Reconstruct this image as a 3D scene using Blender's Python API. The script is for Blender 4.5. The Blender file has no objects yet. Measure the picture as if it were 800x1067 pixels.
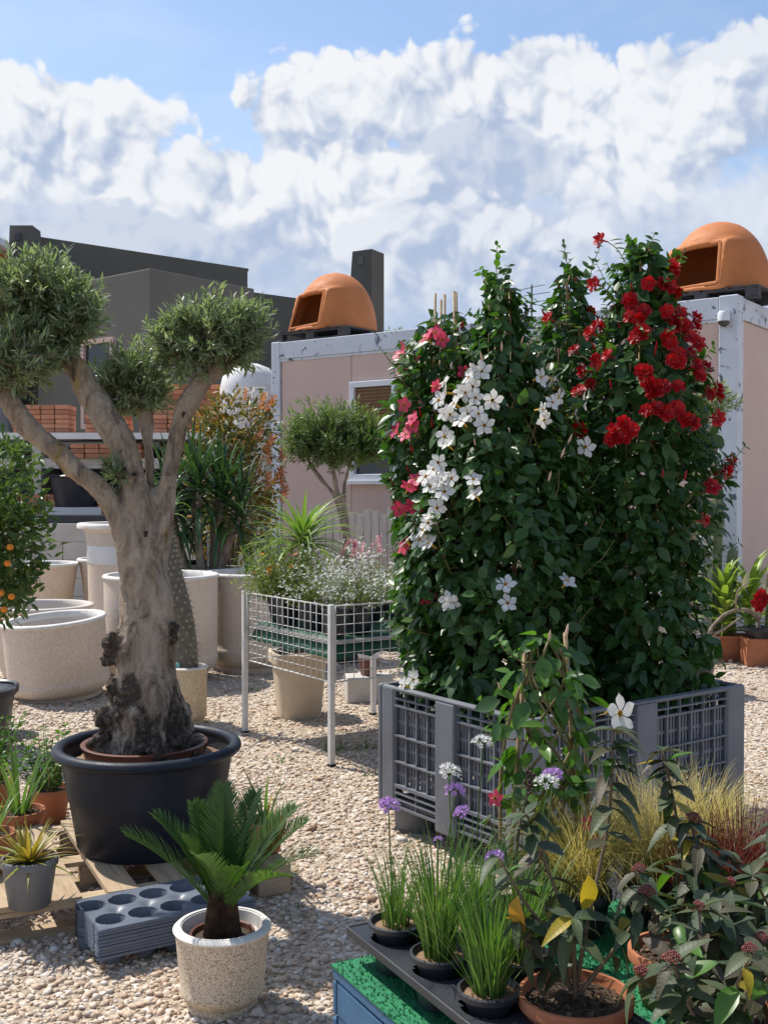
import bpy, bmesh, math, random
import numpy as np
from mathutils import Vector, Matrix, noise, Euler
R = math.radians
PI = math.pi
SC = bpy.context.scene
COL = SC.collection
random.seed(7)
rng = np.random.default_rng(7)

# ------------------------------------------------------------------ camera, sky, sun, exposure
cam_d = bpy.data.cameras.new('camera')
cam = bpy.data.objects.new('camera', cam_d)
COL.objects.link(cam)
cam.location = (0, 0, 1.65)
cam.rotation_euler = (R(90 - 1.17), 0, 0)
cam_d.sensor_fit = 'HORIZONTAL'
cam_d.sensor_width = 36
cam_d.lens = 51.75
cam_d.clip_end = 2000
SC.camera = cam
SUN_AZ = math.atan2(-0.82, 0.57)          # direction to the sun, measured from +Y towards +X
SUN_EL = R(57)
sun_d = bpy.data.lights.new('sun', 'SUN')
sun_d.energy = 3.9
sun_d.angle = R(0.55)
sun_d.color = (1.0, 0.95, 0.87)
sun = bpy.data.objects.new('sun', sun_d)
COL.objects.link(sun)
sv = Vector((math.sin(SUN_AZ) * math.cos(SUN_EL), math.cos(SUN_AZ) * math.cos(SUN_EL), math.sin(SUN_EL)))
sun.rotation_euler = sv.to_track_quat('Z', 'Y').to_euler()
sun.location = sv * 30
SC.view_settings.view_transform = 'Standard'
SC.view_settings.look = 'None'
SC.view_settings.gamma = 1
SC.view_settings.exposure = 0.45
SC.view_settings.use_curve_mapping = False
SC.cycles.max_bounces = 4
SC.cycles.diffuse_bounces = 2
SC.cycles.glossy_bounces = 1
SC.cycles.transmission_bounces = 2
SC.cycles.caustics_reflective = False
SC.cycles.caustics_refractive = False
SC.cycles.transparent_max_bounces = 6


class NT:
    """small helper round a node tree"""
    def __init__(s, tree):
        s.t = tree
        s.n = tree.nodes
        s.l = tree.links

    def node(s, kind, **kw):
        n = s.n.new(kind)
        for k, v in kw.items():
            setattr(n, k, v)
        return n

    def put(s, sock, v):
        if v is None:
            return
        if hasattr(v, 'is_linked') or isinstance(v, bpy.types.NodeSocket):
            s.l.new(v, sock)
        else:
            if isinstance(v, (tuple, list)) and len(v) == 3 and sock.type == 'RGBA':
                v = (*v, 1)
            sock.default_value = v

    def m(s, op, a, b=None, c=None, clamp=False):
        n = s.node('ShaderNodeMath', operation=op, use_clamp=clamp)
        for i, v in enumerate((a, b, c)):
            s.put(n.inputs[i], v)
        return n.outputs[0]

    def mapr(s, v, a, b, c=0., d=1., smooth=True):
        n = s.node('ShaderNodeMapRange', interpolation_type='SMOOTHSTEP' if smooth else 'LINEAR', clamp=True)
        for i, x in enumerate((v, a, b, c, d)):
            s.put(n.inputs[i], x)
        return n.outputs[0]

    def mix(s, f, a, b, blend='MIX'):
        n = s.node('ShaderNodeMix', data_type='RGBA', blend_type=blend)
        s.put(n.inputs[0], f)
        s.put(n.inputs[6], a)
        s.put(n.inputs[7], b)
        return n.outputs[2]

    def noise(s, vec, scale, detail=4., rough=.5, dist=0., dim='3D'):
        n = s.node('ShaderNodeTexNoise', noise_dimensions=dim)
        s.put(n.inputs['Vector'], vec)
        n.inputs['Scale'].default_value = scale
        n.inputs['Detail'].default_value = detail
        n.inputs['Roughness'].default_value = rough
        n.inputs['Distortion'].default_value = dist
        return n

    def voro(s, vec, scale, feature='F1', smooth=None, rand=1.):
        n = s.node('ShaderNodeTexVoronoi', feature=feature)
        s.put(n.inputs['Vector'], vec)
        n.inputs['Scale'].default_value = scale
        n.inputs['Randomness'].default_value = rand
        if smooth is not None:
            n.inputs['Smoothness'].default_value = smooth
        return n

    def ramp(s, f, stops, interp='LINEAR'):
        n = s.node('ShaderNodeValToRGB')
        n.color_ramp.interpolation = interp
        el = n.color_ramp.elements
        while len(el) > 1:
            el.remove(el[-1])
        el[0].position = stops[0][0]
        el[0].color = (*stops[0][1], 1)
        for p, c in stops[1:]:
            e = el.new(p)
            e.color = (*c, 1)
        s.put(n.inputs[0], f)
        return n.outputs[0]

    def xyz(s, x, y, z=0.):
        n = s.node('ShaderNodeCombineXYZ')
        for i, v in enumerate((x, y, z)):
            s.put(n.inputs[i], v)
        return n.outputs[0]

    def vm(s, op, a, b=None):
        n = s.node('ShaderNodeVectorMath', operation=op)
        s.put(n.inputs[0], a)
        if b is not None:
            s.put(n.inputs[1], b)
        return n


def build_world():
    w = bpy.data.worlds.new('World')
    SC.world = w
    w.use_nodes = True
    t = NT(w.node_tree)
    t.n.clear()
    sky = t.node('ShaderNodeTexSky', sky_type='NISHITA', sun_disc=False)
    sky.sun_elevation = SUN_EL
    sky.sun_rotation = SUN_AZ
    sky.air_density = 1.0
    sky.dust_density = 0.8
    sky.ozone_density = 2.0
    d = t.node('ShaderNodeTexCoord').outputs['Generated']
    sp = t.node('ShaderNodeSeparateXYZ')
    t.l.new(d, sp.inputs[0])
    u = t.m('MULTIPLY', t.m('ARCTAN2', sp.outputs[0], sp.outputs[1]), 11.5)
    v = t.m('MULTIPLY', t.m('ARCSINE', sp.outputs[2]), 11.5)
    p = t.xyz(u, v, 0.)
    nw = t.noise(p, .9, 3, .55, dim='2D')
    wv = t.vm('SUBTRACT', nw.outputs['Color'], (.5, .5, .5)).outputs[0]
    sc = t.node('ShaderNodeVectorMath', operation='SCALE')
    t.l.new(wv, sc.inputs[0])
    sc.inputs['Scale'].default_value = .5
    pw = t.vm('ADD', p, sc.outputs[0]).outputs[0]

    def vo2(vec, scale, sm):
        n = t.voro(vec, scale, 'SMOOTH_F1', sm)
        n.voronoi_dimensions = '2D'
        return n.outputs['Distance']

    def puff(vec):
        a = vo2(vec, 1.25, .4)
        b = vo2(vec, 3.0, .3)
        c = vo2(vec, 7.5, .25)
        e = t.noise(vec, 7., 6, .62, dim='2D').outputs['Fac']
        s1 = t.m('MULTIPLY_ADD', a, .50, t.m('MULTIPLY', b, .34))
        s2 = t.m('MULTIPLY_ADD', c, .17, s1)
        return t.m('MULTIPLY_ADD', e, .18, s2)
    f0 = puff(pw)
    f1 = puff(t.vm('ADD', pw, (-.10, .14, 0.)).outputs[0])
    relief = t.m('SUBTRACT', f1, f0)            # > 0 where the billow faces the light
    soft = t.noise(p, .55, 5, .6, dim='2D').outputs['Fac']
    SH = (2.5, 3.05, 4.1)
    LT = (5.05, 5.15, 5.35)
    # thin high veil over the blue
    veil = t.noise(t.xyz(t.m('MULTIPLY', u, .35), v, 0.), .8, 6, .62, .4, dim='2D').outputs['Fac']
    col = t.mix(t.mapr(veil, .38, .86, .04, .36), sky.outputs[0], (4.2, 4.7, 5.5))
    # pale bank all round the horizon, under the towers
    nb = t.noise(t.xyz(u, 0., 0.), .42, 3, .5, dim='2D').outputs['Fac']
    topb = t.m('MULTIPLY_ADD', nb, 1.1, 3.25)
    db = t.m('SUBTRACT', t.m('SUBTRACT', topb, v), t.m('MULTIPLY', f0, .9))
    mb = t.mapr(db, -.30, .45, 0., .93)
    lit = t.m('ADD', t.m('MULTIPLY', relief, .45), t.m('MULTIPLY', soft, .85))
    lit = t.mapr(t.m('MULTIPLY_ADD', v, .12, lit), .40, 1.1, 0., .75)
    col = t.mix(mb, col, t.mix(lit, SH, LT))
    # cumulus towers, far ones first: (u, v, radius u, radius v, brightness, lower fade)
    towers = [(3.6, 3.72, 1.5, .75, .80, .5), (6.6, 3.5, 2.4, 1.0, .8, .5), (10.5, 3.2, 3.4, 1.1, .8, .5), (-9.5, 3.0, 3.6, 1.0, .8, .5),
              (1.62, 3.80, .95, .74, .92, .6), (.70, 3.70, .90, .84, 1., .6), (-.62, 3.55, 1.0, .86, 1., .6),
              (2.5, 3.38, 1.5, .85, .98, .5), (.75, 3.15, 1.2, .6, .45, .5),
              (-3.2, 3.30, 1.35, .80, 1., .5), (-4.5, 3.05, 1.1, .75, .95, .5), (-1.9, 2.95, 1.0, .62, .95, .5), (-.5, 2.85, 1.4, .80, 1., .5),
              (.85, 2.35, 1.6, .72, .78, .7), (-2.9, 2.25, 1.9, .6, .42, .8)]
    for cu, cv, ra, rb, br, fade in towers:
        du = t.m('MULTIPLY_ADD', u, 1 / ra, -cu / ra)
        dv = t.m('MULTIPLY_ADD', v, 1 / rb, -cv / rb)
        rr = t.m('SQRT', t.m('MULTIPLY_ADD', du, du, t.m('MULTIPLY', dv, dv)))
        dd = t.m('SUBTRACT', 1.36, t.m('MULTIPLY_ADD', f0, .84, rr))
        mk = t.m('MULTIPLY', t.mapr(dd, 0., .15), t.mapr(dv, -1.15, -1.15 + fade * 1.8))
        g = t.m('MULTIPLY_ADD', dv, .26, .62)
        g = t.m('MULTIPLY_ADD', du, -.07, g)
        g = t.m('MULTIPLY_ADD', relief, 1.35, g)
        g = t.m('MULTIPLY_ADD', soft, .9, t.m('SUBTRACT', g, .45))
        g = t.m('MULTIPLY_ADD', f0, -.30, t.m('ADD', g, .15))
        g = t.mapr(g, .12, .88, 0., br)
        col = t.mix(mk, col, t.mix(g, SH, LT))
    bg = t.node('ShaderNodeBackground')
    bg.inputs['Strength'].default_value = 0.13
    t.l.new(col, bg.inputs['Color'])
    out = t.node('ShaderNodeOutputWorld')
    t.l.new(bg.outputs[0], out.inputs['Surface'])
    w.cycles.sampling_method = 'MANUAL'
    w.cycles.sample_map_resolution = 512


build_world()

# ------------------------------------------------------------------ mesh helpers


def tag(o, label=None, cat=None, group=None, kind=None):
    if label:
        o['label'] = label
    if cat:
        o['category'] = cat
    if group:
        o['group'] = group
    if kind:
        o['kind'] = kind
    return o


def thing(name, label, cat, loc=(0, 0, 0), rz=0., group=None):
    o = bpy.data.objects.new(name, None)
    o.empty_display_size = .1
    COL.objects.link(o)
    o.location = loc
    o.rotation_euler = (0, 0, rz)
    return tag(o, label, cat, group)


def link(name, mesh, parent=None, loc=(0, 0, 0), rot=(0, 0, 0), scale=1.):
    o = bpy.data.objects.new(name, mesh)
    COL.objects.link(o)
    o.parent = parent
    o.location = loc
    o.rotation_euler = rot
    o.scale = (scale,) * 3 if not isinstance(scale, (tuple, list)) else scale
    return o


def frames(pts):
    pts = [Vector(p) for p in pts]
    n = len(pts)
    T = []
    for i in range(n):
        a = pts[max(i - 1, 0)]
        b = pts[min(i + 1, n - 1)]
        d = (b - a)
        T.append(d.normalized() if d.length > 1e-9 else Vector((0, 0, 1)))
    up = Vector((1, 0, 0)) if abs(T[0].x) < .9 else Vector((0, 1, 0))
    x = (up - T[0] * up.dot(T[0])).normalized()
    out = []
    for i in range(n):
        x = (x - T[i] * x.dot(T[i]))
        x = x.normalized() if x.length > 1e-6 else Vector((1, 0, 0))
        out.append((pts[i], x, T[i].cross(x)))
    return out


def spline(pts, n=6):
    """Catmull-Rom through points (any dimension)"""
    P = [np.array(p, float) for p in pts]
    P = [2 * P[0] - P[1]] + P + [2 * P[-1] - P[-2]]
    o = []
    for i in range(1, len(P) - 2):
        for k in range(n):
            t = k / n
            a, b, c, d = P[i - 1], P[i], P[i + 1], P[i + 2]
            o.append(.5 * ((2 * b) + (-a + c) * t + (2 * a - 5 * b + 4 * c - d) * t * t + (-a + 3 * b - 3 * c + d) * t ** 3))
    o.append(P[-2])
    return o


class MB:
    def __init__(s):
        s.v = []
        s.f = []
        s.mi = []

    def add(s, vs, fs, mi=0):
        o = len(s.v)
        s.v += [tuple(v) for v in vs]
        s.f += [tuple(i + o for i in f) for f in fs]
        s.mi += [mi] * len(fs)
        return s

    def box(s, c, sz, rz=0., mi=0, M=None):
        x, y, z = (k / 2 for k in sz)
        vs = [Vector((a * x, b * y, d * z)) for d in (-1, 1) for a, b in ((-1, -1), (1, -1), (1, 1), (-1, 1))]
        Q = Matrix.Rotation(rz, 3, 'Z') if M is None else M
        vs = [Q @ v + Vector(c) for v in vs]
        return s.add(vs, [(3, 2, 1, 0), (4, 5, 6, 7), (0, 1, 5, 4), (1, 2, 6, 5), (2, 3, 7, 6), (3, 0, 4, 7)], mi)

    def beam(s, a, b, w, h, mi=0):
        a = Vector(a)
        b = Vector(b)
        d = b - a
        q = d.to_track_quat('X', 'Z').to_matrix()
        return s.box((a + b) / 2, (d.length, w, h), 0, mi, q)

    def lathe(s, prof, seg=36, c=(0, 0, 0), mi=0, sx=1., sy=1., wob=0., ph=0.):
        vs = []
        fs = []
        n = len(prof)
        for k in range(seg):
            a = 2 * PI * k / seg
            for r, z in prof:
                q = 1 + wob * math.sin(3 * a + ph)
                vs.append((c[0] + r * q * math.cos(a) * sx, c[1] + r * q * math.sin(a) * sy, c[2] + z))
        for k in range(seg):
            k2 = (k + 1) % seg
            for i in range(n - 1):
                fs.append((k * n + i, k2 * n + i, k2 * n + i + 1, k * n + i + 1))
        if prof[0][0] > 1e-6:
            pass
        return s.add(vs, fs, mi)

    def disc(s, r, z, seg=28, c=(0, 0), mi=0, bump=0.):
        vs = [(c[0], c[1], z + bump)] + [(c[0] + r * math.cos(2 * PI * k / seg), c[1] + r * math.sin(2 * PI * k / seg), z) for k in range(seg)]
        return s.add(vs, [(0, k + 1, (k + 1) % seg + 1) for k in range(seg)], mi)

    def tube(s, pts, rad, seg=8, mi=0, cap=True):
        fr = frames(pts)
        n = len(fr)
        vs = []
        for i, (p, x, y) in enumerate(fr):
            r = rad[i] if hasattr(rad, '__len__') else rad
            for k in range(seg):
                a = 2 * PI * k / seg
                vs.append(p + x * (r * math.cos(a)) + y * (r * math.sin(a)))
        fs = [(i * seg + k, i * seg + (k + 1) % seg, (i + 1) * seg + (k + 1) % seg, (i + 1) * seg + k) for i in range(n - 1) for k in range(seg)]
        if cap:
            fs.append(tuple(range(seg))[::-1])
            fs.append(tuple((n - 1) * seg + k for k in range(seg)))
        return s.add(vs, fs, mi)

    def ball(s, c, r, seg=10, rings=6, mi=0, sc=(1, 1, 1)):
        vs = [(c[0], c[1], c[2] - r * sc[2])]
        for i in range(1, rings):
            b = -PI / 2 + PI * i / rings
            for k in range(seg):
                a = 2 * PI * k / seg
                vs.append((c[0] + r * sc[0] * math.cos(b) * math.cos(a), c[1] + r * sc[1] * math.cos(b) * math.sin(a), c[2] + r * sc[2] * math.sin(b)))
        vs.append((c[0], c[1], c[2] + r * sc[2]))
        fs = [(0, 1 + (k + 1) % seg, 1 + k) for k in range(seg)]
        for i in range(rings - 2):
            for k in range(seg):
                fs.append((1 + i * seg + k, 1 + i * seg + (k + 1) % seg, 1 + (i + 1) * seg + (k + 1) % seg, 1 + (i + 1) * seg + k))
        L = len(vs) - 1
        o = 1 + (rings - 2) * seg
        fs += [(o + k, o + (k + 1) % seg, L) for k in range(seg)]
        return s.add(vs, fs, mi)

    def mesh(s, name, mats, smooth=None):
        me = bpy.data.meshes.new(name)
        me.from_pydata(s.v, [], s.f)
        for m in (mats if isinstance(mats, (list, tuple)) else [mats]):
            me.materials.append(m)
        if len(me.materials) > 1:
            me.polygons.foreach_set('material_index', s.mi)
        if smooth is not None:
            me.polygons.foreach_set('use_smooth', [True] * len(s.f))
            if smooth < 179:
                me.set_sharp_from_angle(angle=R(smooth))
        me.update()
        return me

    def build(s, name, mats, parent=None, smooth=None, bevel=0., loc=(0, 0, 0), rot=(0, 0, 0)):
        o = link(name, s.mesh(name, mats, smooth), parent, loc, rot)
        if bevel:
            b = o.modifiers.new('bevel', 'BEVEL')
            b.width = bevel
            b.segments = 2
            b.limit_method = 'ANGLE'
            b.angle_limit = R(35)
        return o


def npmesh(name, V, F, mat, var=None, smooth=True):
    """V (n,3) and F (m,k) arrays into a mesh; var = one value per vertex"""
    me = bpy.data.meshes.new(name)
    V = np.ascontiguousarray(V, dtype=np.float32)
    F = np.ascontiguousarray(F, dtype=np.int32)
    m, k = F.shape
    me.vertices.add(len(V))
    me.vertices.foreach_set('co', V.ravel())
    me.loops.add(m * k)
    me.loops.foreach_set('vertex_index', F.ravel())
    me.polygons.add(m)
    me.polygons.foreach_set('loop_start', np.arange(0, m * k, k, dtype=np.int32))
    me.polygons.foreach_set('loop_total', np.full(m, k, dtype=np.int32))
    if smooth:
        me.polygons.foreach_set('use_smooth', np.ones(m, dtype=bool))
    if var is not None:
        at = me.attributes.new('var', 'FLOAT', 'POINT')
        at.data.foreach_set('value', np.ascontiguousarray(var, dtype=np.float32))
    me.materials.append(mat)
    me.update(calc_edges=True)
    return me


def unit(a):
    return a / np.maximum(np.linalg.norm(a, axis=-1, keepdims=True), 1e-9)


def scatter(name, T, F, pos, ydir, nrm, size, mat, smooth=True, wid=None, var=None):
    """many copies of one template: +Y along ydir, +Z near nrm"""
    pos = np.asarray(pos, float)
    N = len(pos)
    y = unit(np.asarray(ydir, float))
    x = unit(np.cross(y, np.asarray(nrm, float)))
    z = np.cross(x, y)
    s = np.asarray(size, float).reshape(N, 1, 1) * np.ones((N, 1, 1))
    wx = s if wid is None else s * np.asarray(wid).reshape(N, 1, 1)
    V = pos[:, None, :] + T[None, :, 0:1] * wx * x[:, None, :] + T[None, :, 1:2] * s * y[:, None, :] + T[None, :, 2:3] * s * z[:, None, :]
    nv = len(T)
    FF = (np.asarray(F)[None, :, :] + (np.arange(N) * nv)[:, None, None]).reshape(-1, np.asarray(F).shape[1])
    if var is None:
        var = rng.random(N)
    return npmesh(name, V.reshape(-1, 3), FF, mat, np.repeat(var, nv), smooth)


def leaf_t(W=.42, n=4, fold=.12, droop=.18, peak=.45, stalk=0., tip=1.):
    """leaf of length 1 along +Y, three verts a row"""
    V = []
    for i in range(n + 1):
        s = i / n
        a = s / peak if s < peak else (1 - s) / (1 - peak)
        w = W / 2 * (math.sin(min(a, 1) * PI / 2) ** .85) if 0 < s < 1 else W * .03
        w *= 1 if s < peak else tip ** (s - peak)
        z = -droop * s * s
        yy = stalk + s * (1 - stalk)
        V += [(-w, yy, z + fold * w), (0, yy, z - fold * w * .6), (w, yy, z + fold * w)]
    F = []
    for i in range(n):
        o = i * 3
        F += [(o, o + 1, o + 4, o + 3), (o + 1, o + 2, o + 5, o + 4)]
    return np.array(V), np.array(F)


def leaf_flat(W=.2):
    V = np.array([(-.01, 0, 0), (.01, 0, 0), (-W / 2, .5, .02), (W / 2, .5, .02), (-.012, 1, -.06), (.012, 1, -.06)])
    return V, np.array([(0, 1, 3, 2), (2, 3, 5, 4)])


def blades(name, n, r0, h, lean, width, mat, seed=1, droop=.5, seg=4, c=(0, 0, 0), sx=1., sy=1., curl=.25):
    """a tuft of grass: n tapering blades from a disc of radius r0"""
    g = np.random.default_rng(seed)
    a = g.random(n) * 2 * PI
    rr = r0 * np.sqrt(g.random(n))
    base = np.stack([rr * np.cos(a) * sx, rr * np.sin(a) * sy, np.zeros(n)], 1) + np.array(c)
    out = a + g.normal(0, .5, n)
    L = h[0] + (h[1] - h[0]) * g.random(n)
    ln = np.abs(g.normal(0, lean, n)) + .25 * lean * (rr / max(r0, 1e-6))
    dr = droop * (.3 + g.random(n))
    V = np.zeros((n, seg + 1, 2, 3))
    side = out + PI / 2 + g.normal(0, curl, n)
    sxv = np.stack([np.cos(side), np.sin(side), np.zeros(n)], 1)
    p = base.copy()
    for i in range(seg + 1):
        s = i / seg
        th = ln + dr * s * s
        d = np.stack([np.sin(th) * np.cos(out), np.sin(th) * np.sin(out), np.cos(th)], 1)
        if i:
            p = p + d * (L / seg)[:, None]
        w = width * (1 - .92 * s ** 1.6) * (.7 + .6 * ((np.arange(n) * .618) % 1))
        V[:, i, 0] = p - sxv * w[:, None] / 2
        V[:, i, 1] = p + sxv * w[:, None] / 2
    F = []
    for i in range(seg):
        F.append((2 * i, 2 * i + 1, 2 * i + 3, 2 * i + 2))
    F = (np.array(F)[None] + (np.arange(n) * 2 * (seg + 1))[:, None, None]).reshape(-1, 4)
    return npmesh(name, V.reshape(-1, 3), F, mat, np.repeat(g.random(n), 2 * (seg + 1)))


# ------------------------------------------------------------------ materials
MATS = {}


def newmat(name):
    m = bpy.data.materials.new(name)
    m.use_nodes = True
    t = NT(m.node_tree)
    b = t.n['Principled BSDF']
    return m, t, b


def plain(name, c, rough=.7, c2=None, scale=6., amt=.5, bump=0., bscale=60., metal=0., spec=.5, spots=None, spot_scale=4., spot_at=.62, coord='Object'):
    """base colour mottled with noise, optional worn spots, optional fine relief"""
    m, t, b = newmat(name)
    v = t.node('ShaderNodeTexCoord').outputs[coord]
    n = t.noise(v, scale, 6, .6).outputs['Fac']
    c2 = c2 or tuple(x * .72 for x in c)
    col = t.mix(t.mapr(n, .5 - amt / 2, .5 + amt / 2), c, c2)
    if spots:
        n2 = t.noise(v, spot_scale, 8, .68, .6).outputs['Fac']
        col = t.mix(t.mapr(n2, spot_at, spot_at + .05), col, spots)
    t.l.new(col, b.inputs['Base Color'])
    n3 = t.noise(v, scale * 2.3, 4, .6).outputs['Fac']
    t.l.new(t.mapr(n3, .2, .8, max(rough - .12, .05), min(rough + .12, 1.)), b.inputs['Roughness'])
    b.inputs['Metallic'].default_value = metal
    b.inputs['Specular IOR Level'].default_value = spec
    if bump:
        bp = t.node('ShaderNodeBump')
        bp.inputs['Strength'].default_value = bump
        bp.inputs['Distance'].default_value = .01
        t.l.new(t.noise(v, bscale, 6, .65).outputs['Fac'], bp.inputs['Height'])
        t.l.new(bp.outputs[0], b.inputs['Normal'])
    MATS[name] = m
    return m


def leafmat(name, stops, rough=.42, trans=.28, tcol=None, spec=.45, veins=0.):
    m, t, b = newmat(name)
    at = t.node('ShaderNodeAttribute', attribute_name='var')
    oi = t.node('ShaderNodeObjectInfo')
    f = t.m('FRACT', t.m('ADD', at.outputs['Fac'], oi.outputs['Random']))
    k = len(stops)
    col = t.ramp(f, [(i / max(k - 1, 1), c) for i, c in enumerate(stops)])
    v = t.node('ShaderNodeTexCoord').outputs['Object']
    n = t.noise(v, 45, 3, .6).outputs['Fac']
    col = t.mix(t.mapr(n, .3, .75, 0., .35), col, t.mix(1., col, (.55, .6, .5), 'MULTIPLY'))
    t.l.new(col, b.inputs['Base Color'])
    b.inputs['Roughness'].default_value = rough
    b.inputs['Specular IOR Level'].default_value = spec
    tr = t.node('ShaderNodeBsdfTranslucent')
    t.l.new(t.mix(1., col, tcol or (1.5, 1.6, .7), 'MULTIPLY'), tr.inputs['Color'])
    mx = t.node('ShaderNodeMixShader')
    mx.inputs[0].default_value = trans
    t.l.new(b.outputs[0], mx.inputs[1])
    t.l.new(tr.outputs[0], mx.inputs[2])
    t.l.new(mx.outputs[0], t.n['Material Output'].inputs['Surface'])
    MATS[name] = m
    return m


def terrazzo(name, base, spot, dark, scale=95., bump=.25):
    m, t, b = newmat(name)
    v = t.node('ShaderNodeTexCoord').outputs['Object']
    vo = t.voro(v, scale)
    sp = t.node('ShaderNodeSeparateColor')
    t.l.new(vo.outputs['Color'], sp.inputs[0])
    col = t.ramp(sp.outputs[0], [(0., dark), (.10, dark), (.16, spot), (.42, spot), (.5, base), (1., tuple(min(x * 1.12, .9) for x in base))])
    big = t.noise(v, 2.2, 5, .6).outputs['Fac']
    col = t.mix(t.mapr(big, .35, .75, 0., .5), col, t.mix(1., col, (.80, .73, .64), 'MULTIPLY'))
    stain = t.noise(v, 5.5, 7, .7, .8).outputs['Fac']
    col = t.mix(t.mapr(stain, .63, .74, 0., .55), col, tuple(x * .62 for x in base))
    t.l.new(col, b.inputs['Base Color'])
    b.inputs['Roughness'].default_value = .85
    bp = t.node('ShaderNodeBump')
    bp.inputs['Strength'].default_value = bump
    bp.inputs['Distance'].default_value = .004
    t.l.new(vo.outputs['Distance'], bp.inputs['Height'])
    t.l.new(bp.outputs[0], b.inputs['Normal'])
    MATS[name] = m
    return m


def gravel_mat():
    m, t, b = newmat('gravel_ground')
    v = t.node('ShaderNodeTexCoord').outputs['Object']
    vo = t.voro(v, 34.)
    sp = t.node('ShaderNodeSeparateColor')
    t.l.new(vo.outputs['Color'], sp.inputs[0])
    col = t.ramp(sp.outputs[0], [(0., (.30, .22, .15)), (.2, (.46, .36, .26)), (.5, (.55, .45, .34)), (.75, (.62, .53, .43)), (1., (.70, .64, .56))])
    big = t.noise(v, .5, 5, .6).outputs['Fac']
    col = t.mix(t.mapr(big, .4, .7, 0., .35), col, (.56, .46, .36))
    col = t.mix(t.mapr(vo.outputs['Distance'], .25, .75, 0., .45), col, (.24, .18, .12))
    t.l.new(col, b.inputs['Base Color'])
    b.inputs['Roughness'].default_value = .92
    bp = t.node('ShaderNodeBump')
    bp.invert = True
    bp.inputs['Strength'].default_value = .9
    bp.inputs['Distance'].default_value = .02
    t.l.new(vo.outputs['Distance'], bp.inputs['Height'])
    t.l.new(bp.outputs[0], b.inputs['Normal'])
    return m


def stone_mat():
    m, t, b = newmat('gravel_stone')
    at = t.node('ShaderNodeAttribute', attribute_name='var')
    col = t.ramp(at.outputs['Fac'], [(0., (.36, .25, .17)), (.10, (.51, .37, .26)), (.4, (.62, .475, .35)), (.7, (.65, .53, .42)), (.9, (.68, .60, .51)), (1., (.76, .71, .65))])
    v = t.node('ShaderNodeTexCoord').outputs['Object']
    n = t.noise(v, 90, 4, .6).outputs['Fac']
    col = t.mix(t.mapr(n, .35, .75, 0., .4), col, t.mix(1., col, (.7, .62, .52), 'MULTIPLY'))
    t.l.new(col, b.inputs['Base Color'])
    b.inputs['Roughness'].default_value = .9
    return m


def wood_mat(name, c1, c2, c3):
    m, t, b = newmat(name)
    v = t.node('ShaderNodeTexCoord').outputs['Object']
    oi = t.node('ShaderNodeObjectInfo')
    mp = t.node('ShaderNodeMapping')
    t.l.new(v, mp.inputs['Vector'])
    mp.inputs['Scale'].default_value = (3, 38, 38)
    cb = t.xyz(t.m('MULTIPLY', oi.outputs['Random'], 20.), 0., t.m('MULTIPLY', oi.outputs['Random'], 7.))
    t.l.new(cb, mp.inputs['Location'])
    n = t.noise(mp.outputs[0], 1.4, 6, .62, .5).outputs['Fac']
    n2 = t.noise(v, 9, 5, .6).outputs['Fac']
    col = t.ramp(n, [(.25, c3), (.45, c2), (.75, c1)])
    col = t.mix(t.mapr(n2, .45, .7, 0., .5), col, c2)
    col = t.mix(t.m('MULTIPLY', oi.outputs['Random'], .4), col, t.mix(1., col, (.7, .66, .62), 'MULTIPLY'))
    t.l.new(col, b.inputs['Base Color'])
    b.inputs['Roughness'].default_value = .8
    bp = t.node('ShaderNodeBump')
    bp.inputs['Strength'].default_value = .35
    bp.inputs['Distance'].default_value = .004
    t.l.new(n, bp.inputs['Height'])
    t.l.new(bp.outputs[0], b.inputs['Normal'])
    MATS[name] = m
    return m


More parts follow.
